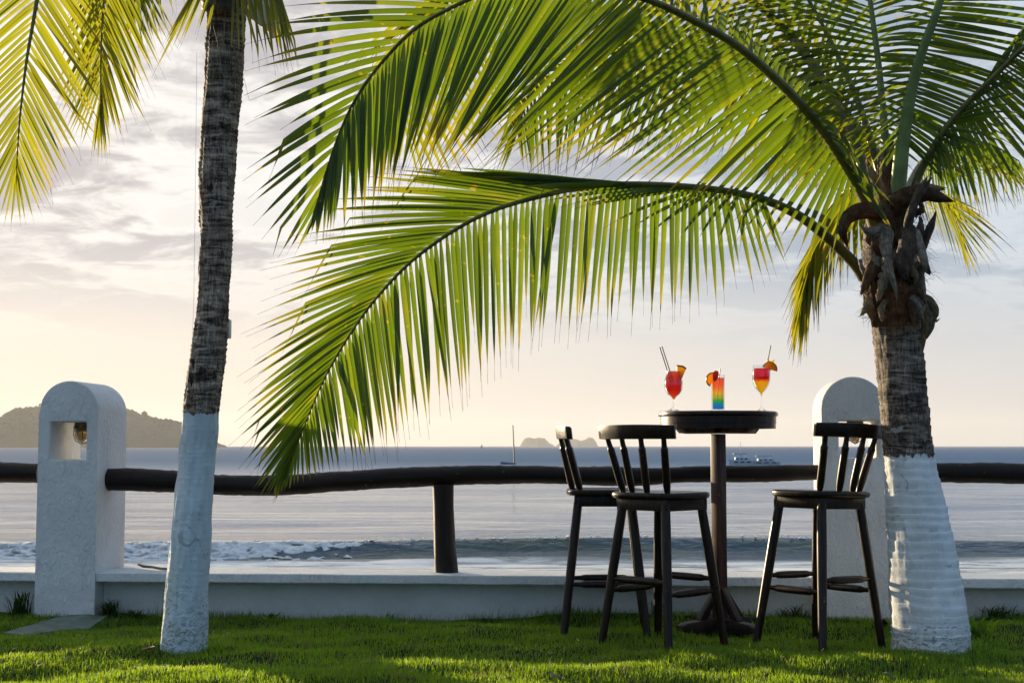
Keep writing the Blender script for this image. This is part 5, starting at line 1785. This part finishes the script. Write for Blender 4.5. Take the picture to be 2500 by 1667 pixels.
def motorboat(u0, u1, v, vt, label, mast=None, extra=0):
    """white double-decker tour boat seen from the side"""
    c = seapt((u0 + u1) / 2, v)
    d = c.y
    root = empty('tour_boat', c, label, 'boat', 'white boats at anchor')
    x0, x1 = Q(u0, v, d).x, Q(u1, v, d).x
    L_ = x1 - x0
    ht = Q((u0 + u1) / 2, vt, d).z - SEA
    fb = ht * 0.36
    mb = MB()
    secs = []
    for i in range(13):
        t = i / 12
        hw = L_ * 0.15 * (1 - max(0, (0.35 - t) / 0.35) ** 2) + 0.03
        x = x0 + L_ * t
        sh = SEA + fb * (1 + 0.35 * (1 - t) ** 2)
        secs.append([(x - L_ * .03 * (1 - t), d - hw, sh), (x + L_ * .05 * (1 - t), d - hw * .7, SEA - .1), (x + L_ * .05 * (1 - t), d + hw * .7, SEA - .1), (x - L_ * .03 * (1 - t), d + hw, sh)])
    vs = [p_ for s_ in secs for p_ in s_]
    fs = []
    for i in range(12):
        for q in range(4):
            q2 = (q + 1) % 4
            fs.append((i * 4 + q, i * 4 + q2, (i + 1) * 4 + q2, (i + 1) * 4 + q))
    fs += [tuple(reversed(range(4))), tuple(48 + q for q in range(4))]
    mb.add(vs, fs)
    hull = mb.build('hull', M['hullwhite'], root, ang=50)
    hw = L_ * 0.15
    for k in range(3):
        mb = MB()
        a = x0 + L_ * (0.22 + k * 0.25)
        mb.box((a, d - hw - 0.012, SEA + fb * 0.50), (a + L_ * 0.15, d - hw * 0.4, SEA + fb * 0.82))
        mb.build('porthole', M['dark'], hull, smooth=False)
    mb = MB()
    z0 = SEA + fb * 1.02
    mb.box((x0 + L_ * 0.26, d - hw * .8, z0), (x0 + L_ * 0.82, d + hw * .8, SEA + ht * 0.66))
    mb.build('cabin', M['hullwhite'], root, bevel=0.05)
    for k in range(3):
        mb = MB()
        a = x0 + L_ * (0.30 + k * 0.17)
        mb.box((a, d - hw * .8 - 0.02, SEA + ht * 0.46), (a + L_ * 0.10, d - hw * .7, SEA + ht * 0.60))
        mb.build('window', M['dark'], root, smooth=False)
    mb = MB()
    mb.box((x0 + L_ * 0.20, d - hw * .9, SEA + ht * 0.93), (x0 + L_ * 0.74, d + hw * .9, SEA + ht))
    can = mb.build('canopy', simple('pale blue canopy', (0.10, 0.30, 0.45), 0.6), root, bevel=0.03)
    for sx in (0.24, 0.45, 0.70):
        for sy in (-.8, .8):
            mb = MB()
            mb.tube([(x0 + L_ * sx, d + hw * sy, SEA + ht * .655), (x0 + L_ * sx, d + hw * sy, SEA + ht * .935)], 0.035, 6)
            mb.build('canopy_post', M['hullwhite'], root)
    if mast:
        mb = MB()
        mb.tube([(x0 + L_ * 0.5, d, SEA + ht * 1.0), (x0 + L_ * 0.5, d, Q(1700, mast, d).z)], 0.03, 6)
        mb.build('mast', M['hullwhite'], root)


motorboat(1673, 1730, 1067, 1041, 'white tour boat with pale canopy anchored just right of the table column', 1014)
motorboat(1722, 1790, 1067, 1046, 'lower white boat anchored next to the tour boat, nearer the arched pillar')

# ------------------------------------------------------------------ paving slab, twig and litter
gp = [G(8, 1446), G(130, 1420), G(250, 1408), G(252, 1416), G(205, 1432), G(140, 1440), G(60, 1449)]
mb = MB()
n = len(gp)
vs = [Vector((p_.x, p_.y, gz(p_.x, p_.y) + 0.016)) for p_ in gp] + [Vector((p_.x, p_.y, -0.05)) for p_ in gp]
mb.add(vs, [tuple(range(n))] + [(i, i + n, (i + 1) % n + n, (i + 1) % n) for i in range(n)])
me = mb.mesh('slab', False)
bm = bmesh.new()
bm.from_mesh(me)
bmesh.ops.recalc_face_normals(bm, faces=bm.faces)
bm.to_mesh(me)
bm.free()
SLAB = [(p_.x, p_.y) for p_ in gp]
tag(link('stone_slab', me, M['concrete'], origin=(gp[1].x, gp[1].y, 0)), 'flat grey-green paving slab in the grass at the foot of the left lantern pillar', 'slab')

dtw = 7.72
pts = [Q(317, 1291, dtw), Q(330, 1295.5, dtw), Q(350, 1297.5, dtw), Q(368, 1301, dtw), Q(384, 1301.5, dtw), Q(400, 1298, dtw), Q(415, 1296, dtw)]
low = min(p_.z for p_ in pts)
pts = [p_ + Vector((0, 0, 0.2405 - low)) for p_ in pts]
mb = MB()
mb.tube(pts, [0.0055, 0.0075, 0.0065, 0.007, 0.006, 0.005, 0.003], 8, jitter=0.3)
tag(mb.build('driftwood_twig', M['twig'], origin=pts[2]), 'thin curved driftwood twig lying on the wall behind the leaning palm', 'twig')

random.seed(31)


def blade_plant(name, c, label, n, hgt, spread, col, group=None, w=0.006, cat='plant'):
    """tuft: every blade a separate curved strip, joined as one small plant"""
    base = Vector((c[0], c[1], gz(c[0], c[1]) - 0.004))
    mb = MB()
    for q in range(n):
        a = random.uniform(0, 2 * PI)
        h = hgt * random.uniform(0.5, 1.1)
        out = spread * random.uniform(0.25, 1.1)
        ca, sa = math.cos(a), math.sin(a)
        b0 = base + Vector((random.gauss(0, spread * .22), random.gauss(0, spread * .12), 0))
        vs, fs, al = [], [], []
        ww = w * random.uniform(.7, 1.2)
        for i in range(6):
            t = i / 5
            p_ = b0 + Vector((ca * out * t ** 1.6, sa * out * t ** 1.6, h * (t - 0.38 * t ** 3)))
            wv = Vector((-sa, ca, 0)) * ww * (1 - t ** 2) * 0.5 + Vector((ww * .2 * (1 - t), 0, 0))
            vs += [p_ - wv, p_ + wv]
            al += [t * 0.8] * 2
        for i in range(5):
            fs.append((2 * i, 2 * i + 1, 2 * i + 3, 2 * i + 2))
        mb.add(vs, fs, random.random() + .001, al)
    o = mb.build(name, col, origin=base, ang=80)
    return tag(o, label, cat, group)


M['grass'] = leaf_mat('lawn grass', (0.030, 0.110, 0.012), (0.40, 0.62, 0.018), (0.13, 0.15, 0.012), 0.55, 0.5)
_N = NT(M['grass'].node_tree)
_oc = _N.new('ShaderNodeNewGeometry').outputs['Position']
_dry = _N.step(_N.noise(_oc, 5.5, 5, 0.68, 0.5), 0.57, 0.68)
for _nd in [q for q in _N.n if q.type in ('BSDF_PRINCIPLED', 'BSDF_TRANSLUCENT')]:
    _sk = _nd.inputs['Base Color'] if _nd.type == 'BSDF_PRINCIPLED' else _nd.inputs['Color']
    _src = _sk.links[0].from_socket
    _N.l.new(_N.mix(_N.math('MULTIPLY', _dry, 0.75), _src, (0.17, 0.125, 0.05) if _nd.type == 'BSDF_PRINCIPLED' else (0.30, 0.24, 0.08)), _sk)
M['weed'] = leaf_mat('dark weed', (0.022, 0.050, 0.010), (0.08, 0.16, 0.012), (0.06, 0.06, 0.015), 0.4, 0.5)
M['weed_bright'] = leaf_mat('bright weed', (0.05, 0.13, 0.010), (0.25, 0.48, 0.02), (0.2, 0.3, 0.02), 0.5, 0.4)


def at_wall(u, t=0.03):
    p_ = W(s_at(u), t, 0)
    return (p_.x, p_.y)


gg = 'grass tufts at the foot of the wall'
blade_plant('grass_tuft', at_wall(52, 0.0), 'tall dark grass tuft in the gap left of the left lantern pillar', 70, 0.22, 0.10, M['weed'], gg, 0.007)
blade_plant('grass_tuft', at_wall(255, 0.02), 'dark grass tuft against the right side of the left lantern pillar', 70, 0.15, 0.10, M['weed'], gg, 0.007)
blade_plant('grass_tuft', at_wall(318, 0.02), 'low dark weed between the left pillar and the leaning palm', 46, 0.09, 0.09, M['weed'], gg, 0.008)
blade_plant('grass_tuft', at_wall(1512, 0.03), 'grass tuft at the wall behind the stools left of the table', 46, 0.12, 0.08, M['weed'], gg)
blade_plant('grass_tuft', at_wall(1665, 0.03), 'small grass tuft at the wall behind the table foot', 34, 0.09, 0.08, M['weed'], gg)
blade_plant('grass_tuft', at_wall(1825, 0.02), 'wide dark grass tuft left of the half hidden pillar', 80, 0.13, 0.16, M['weed'], gg)
blade_plant('grass_tuft', at_wall(2285, 0.03), 'dark grass tuft at the wall right of the ringed palm', 70, 0.11, 0.16, M['weed'], gg)
blade_plant('weed', at_wall(628, 0.0), 'leafy little weed at the wall right of the leaning palm', 30, 0.07, 0.09, M['weed'], w=0.014)
blade_plant('weed', at_wall(900, 0.0), 'sparse weed with thin stalks at the wall left of the support post', 12, 0.13, 0.10, M['weed'], w=0.006)
g = G(895, 1440)
blade_plant('weed', (g.x, g.y), 'pale broad-bladed weed in the lawn below the long rail', 9, 0.11, 0.14, M['weed_bright'], w=0.008)
g = G(2232, 1466)
blade_plant('broad_leaf_weed', (g.x, g.y), 'bright green weed with arching blades at the right foot of the ringed palm', 22, 0.16, 0.15, M['weed_bright'], w=0.017)
g = G(500, 1495)
blade_plant('weed', (g.x, g.y), 'spiky grass weed just right of the foot of the leaning palm', 16, 0.09, 0.10, M['weed_bright'], w=0.007)
g = G(142, 1520)
blade_plant('weed', (g.x, g.y), 'bright sunlit grass sprout at the bottom left of the lawn', 12, 0.075, 0.06, M['weed_bright'], w=0.007)


def litter(u, v, label, m, kind='dry_leaf', size=0.03, cat='leaf'):
    g_ = G(u, v)
    z = gz(g_.x, g_.y) + 0.026
    mb = MB()
    n = 8
    rot = random.uniform(0, PI)
    vs, fs = [], []
    for i in range(n + 1):
        t = i / n
        w_2 = size * 0.36 * math.sin(PI * min(.97, t * 0.94 + .04)) ** 0.8
        p_ = Vector(((t - .5) * size * 1.5, 0, 0.5 * size * (t - .5) ** 2))
        for k, x in enumerate((-1, 0, 1)):
            for lay in (0, 1):
                vs.append(p_ + Vector((0, x * w_2, 0.45 * w_2 * x * x - lay * 0.0012)))
    for i in range(n):
        a, b_ = i * 6, (i + 1) * 6
        for k in (0, 2):
            fs.append((a + k, a + k + 2, b_ + k + 2, b_ + k))
            fs.append((a + k + 1, b_ + k + 1, b_ + k + 3, a + k + 3))
    Mx = Matrix.Translation((g_.x, g_.y, z)) @ Matrix.Rotation(rot, 4, 'Z') @ Matrix.Rotation(R(random.uniform(-25, 25)), 4, 'X') @ Matrix.Rotation(R(random.uniform(5, 30)), 4, 'Y')
    mb.add([Mx @ q for q in vs], fs)
    tag(mb.build(kind, m, origin=(g_.x, g_.y, z), ang=80), label, cat)


litter(1740, 1470, 'curled brown dry leaf on the lawn by the right leg of the nearest stool', M['drywood'], size=0.035)
litter(2036, 1556, 'pale dry leaf at the bottom of the lawn under the right stool', M['petal'], 'dry_leaf', 0.045)
litter(1276, 1556, 'white fallen petal on the sunlit lawn below the stools', M['petal'], 'fallen_petal', 0.04, 'petal')
litter(340, 1502, 'reddish brown leaf in the shade left of the leaning palm foot', M['drywood'], size=0.05)
litter(285, 1544, 'small orange leaf on the sunlit grass at bottom left', simple('orange leaf', (0.45, 0.12, 0.03), 0.7), size=0.022)
litter(2028, 1452, 'upright brown scrap between the right stool leg and the ringed palm', M['boot_dark'], 'bark_scrap', 0.06, 'bark scrap')
litter(1112, 1425, 'small tan dry leaf in the shaded grass near the wall', M['drywood'], size=0.03)

# ------------------------------------------------------------------ lawn grass: real blades, one mass
def build_grass():
    g = np.random.default_rng(3)
    n = 620000
    x = g.uniform(-5.4, 5.4, n)
    y = 3.3 + 4.85 * g.beta(1.25, 1.2, n)
    keep = np.abs(x) < 0.56 * y + 1.0
    ywall = PL.y + 0.085 - (x - PL.x) * math.tan(TH)
    keep &= y < ywall
    # not through pillars, trunks or the slab
    s = (x - PL.x) * AX.x + (y - PL.y) * AX.y
    t = (x - PL.x) * BX.x + (y - PL.y) * BX.y
    for s0 in (SL, SR):
        keep &= ~((s > s0 - 0.002) & (s < s0 + PW + 0.002) & (t > -0.006))
    for cxx, cyy, rr in ((Q(430, 1485, DL).x, DL, 0.088), (Q(2128, 1485, DR).x, DR, 0.165)):
        keep &= (x - cxx) ** 2 + (y - cyy) ** 2 > rr ** 2
    inside = np.zeros(n, bool)
    j = len(SLAB) - 1
    for i in range(len(SLAB)):
        xi, yi = SLAB[i]
        xj, yj = SLAB[j]
        inside ^= ((yi > y) != (yj > y)) & (x < (xj - xi) * (y - yi) / (yj - yi + 1e-12) + xi)
        j = i
    keep &= ~(inside & (g.random(n) > 0.03))
    # bare and thin patches
    pn = np.sin(x * 3.1 + 2 * np.sin(y * 2.3)) * np.sin(y * 5.1 + 1.5 * np.sin(x * 2.0)) + 0.6 * np.sin(x * 8.3 + y * 5) * np.sin(y * 11 - x * 3)
    keep &= ~((pn > 0.85) & (g.random(n) < 0.5))
    x, y, pn = x[keep], y[keep], pn[keep]
    n = len(x)
    z = ground_np(x, y)
    near_wall = np.clip(1 - (PL.y + 0.06 - (x - PL.x) * math.tan(TH) - y) / 0.12, 0, 1)
    h = (0.012 + 0.017 * g.random(n) ** 1.5) * (1 + 0.25 * np.clip(-pn, -1, 1.2)) * (1 + 1.0 * near_wall * (g.random(n) < 0.5))
    h *= np.where(g.random(n) < 0.015, 1.8, 1.0)
    a = g.uniform(0, 2 * PI, n)
    lean = h * np.abs(g.normal(0.45, 0.35, n))
    w = 0.0028 * g.uniform(0.7, 1.3, n)
    cx_, sy_ = np.cos(a), np.sin(a)
    b = a + g.uniform(0.9, 2.2, n)
    wx, wy = np.cos(b) * w * 0.5, np.sin(b) * w * 0.5
    V = np.empty((n, 5, 3))
    V[:, 0] = np.stack([x - wx, y - wy, z - 0.004], 1)
    V[:, 1] = np.stack([x + wx, y + wy, z - 0.004], 1)
    mx_, my_, mz_ = x + cx_ * lean * 0.35, y + sy_ * lean * 0.35, z + h * 0.62
    V[:, 2] = np.stack([mx_ + wx * .8, my_ + wy * .8, mz_], 1)
    V[:, 3] = np.stack([mx_ - wx * .8, my_ - wy * .8, mz_], 1)
    V[:, 4] = np.stack([x + cx_ * lean, y + sy_ * lean, z + h], 1)
    base = (np.arange(n) * 5)[:, None]
    quads = base + np.array([[0, 1, 2, 3]])
    tris = base + np.array([[3, 2, 4]])
    me = bpy.data.meshes.new('grass')
    me.vertices.add(n * 5)
    me.vertices.foreach_set('co', V.reshape(-1))
    me.loops.add(n * 7)
    me.loops.foreach_set('vertex_index', np.concatenate([quads, tris], 1).reshape(-1).astype(np.int32))
    me.polygons.add(n * 2)
    st = (np.arange(n) * 7)[:, None] + np.array([[0, 4]])
    me.polygons.foreach_set('loop_start', st.reshape(-1).astype(np.int32))
    me.update(calc_edges=True)
    rn = np.repeat(np.clip(g.normal(0.5, 0.25, n) + 0.25 * np.clip(pn, -1, 1), 0.02, 1.2), 5)
    at = me.attributes.new('rnd', 'FLOAT', 'POINT')
    at.data.foreach_set('value', rn)
    al = np.tile(np.array([0, 0, .4, .4, .8]), n)
    at = me.attributes.new('along', 'FLOAT', 'POINT')
    at.data.foreach_set('value', al)
    me.validate()
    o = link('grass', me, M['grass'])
    tag(o, kind='stuff')


build_grass()

# dry clippings scattered in the turf: one mass nobody could count
g_ = np.random.default_rng(12)
mb = MB()
for q in range(520):
    x_, y_ = g_.uniform(-2.6, 2.6), 5.2 + 2.3 * g_.random()
    if y_ > PL.y - (x_ - PL.x) * math.tan(TH) - 0.03:
        continue
    z_ = gz(x_, y_) + g_.uniform(0.010, 0.024)
    a_, l_, w_2 = g_.uniform(0, 2 * PI), g_.uniform(0.015, 0.06), g_.uniform(0.0012, 0.003)
    d_ = Vector((math.cos(a_), math.sin(a_), g_.uniform(-.25, .25)))
    s_ = Vector((-math.sin(a_), math.cos(a_), 0)) * w_2
    p_ = Vector((x_, y_, z_))
    m_ = p_ + d_ * l_ * 0.5 + Vector((0, 0, l_ * 0.10))
    e_ = p_ + d_ * l_
    mb.add([p_ - s_, p_ + s_, m_ + s_, m_ - s_, e_], [(0, 1, 2, 3), (3, 2, 4)])
tag(mb.build('grass_clippings', simple('dry grass', (0.36, 0.29, 0.15), 0.85, var=0.4, vs=8), ang=80), kind='stuff')
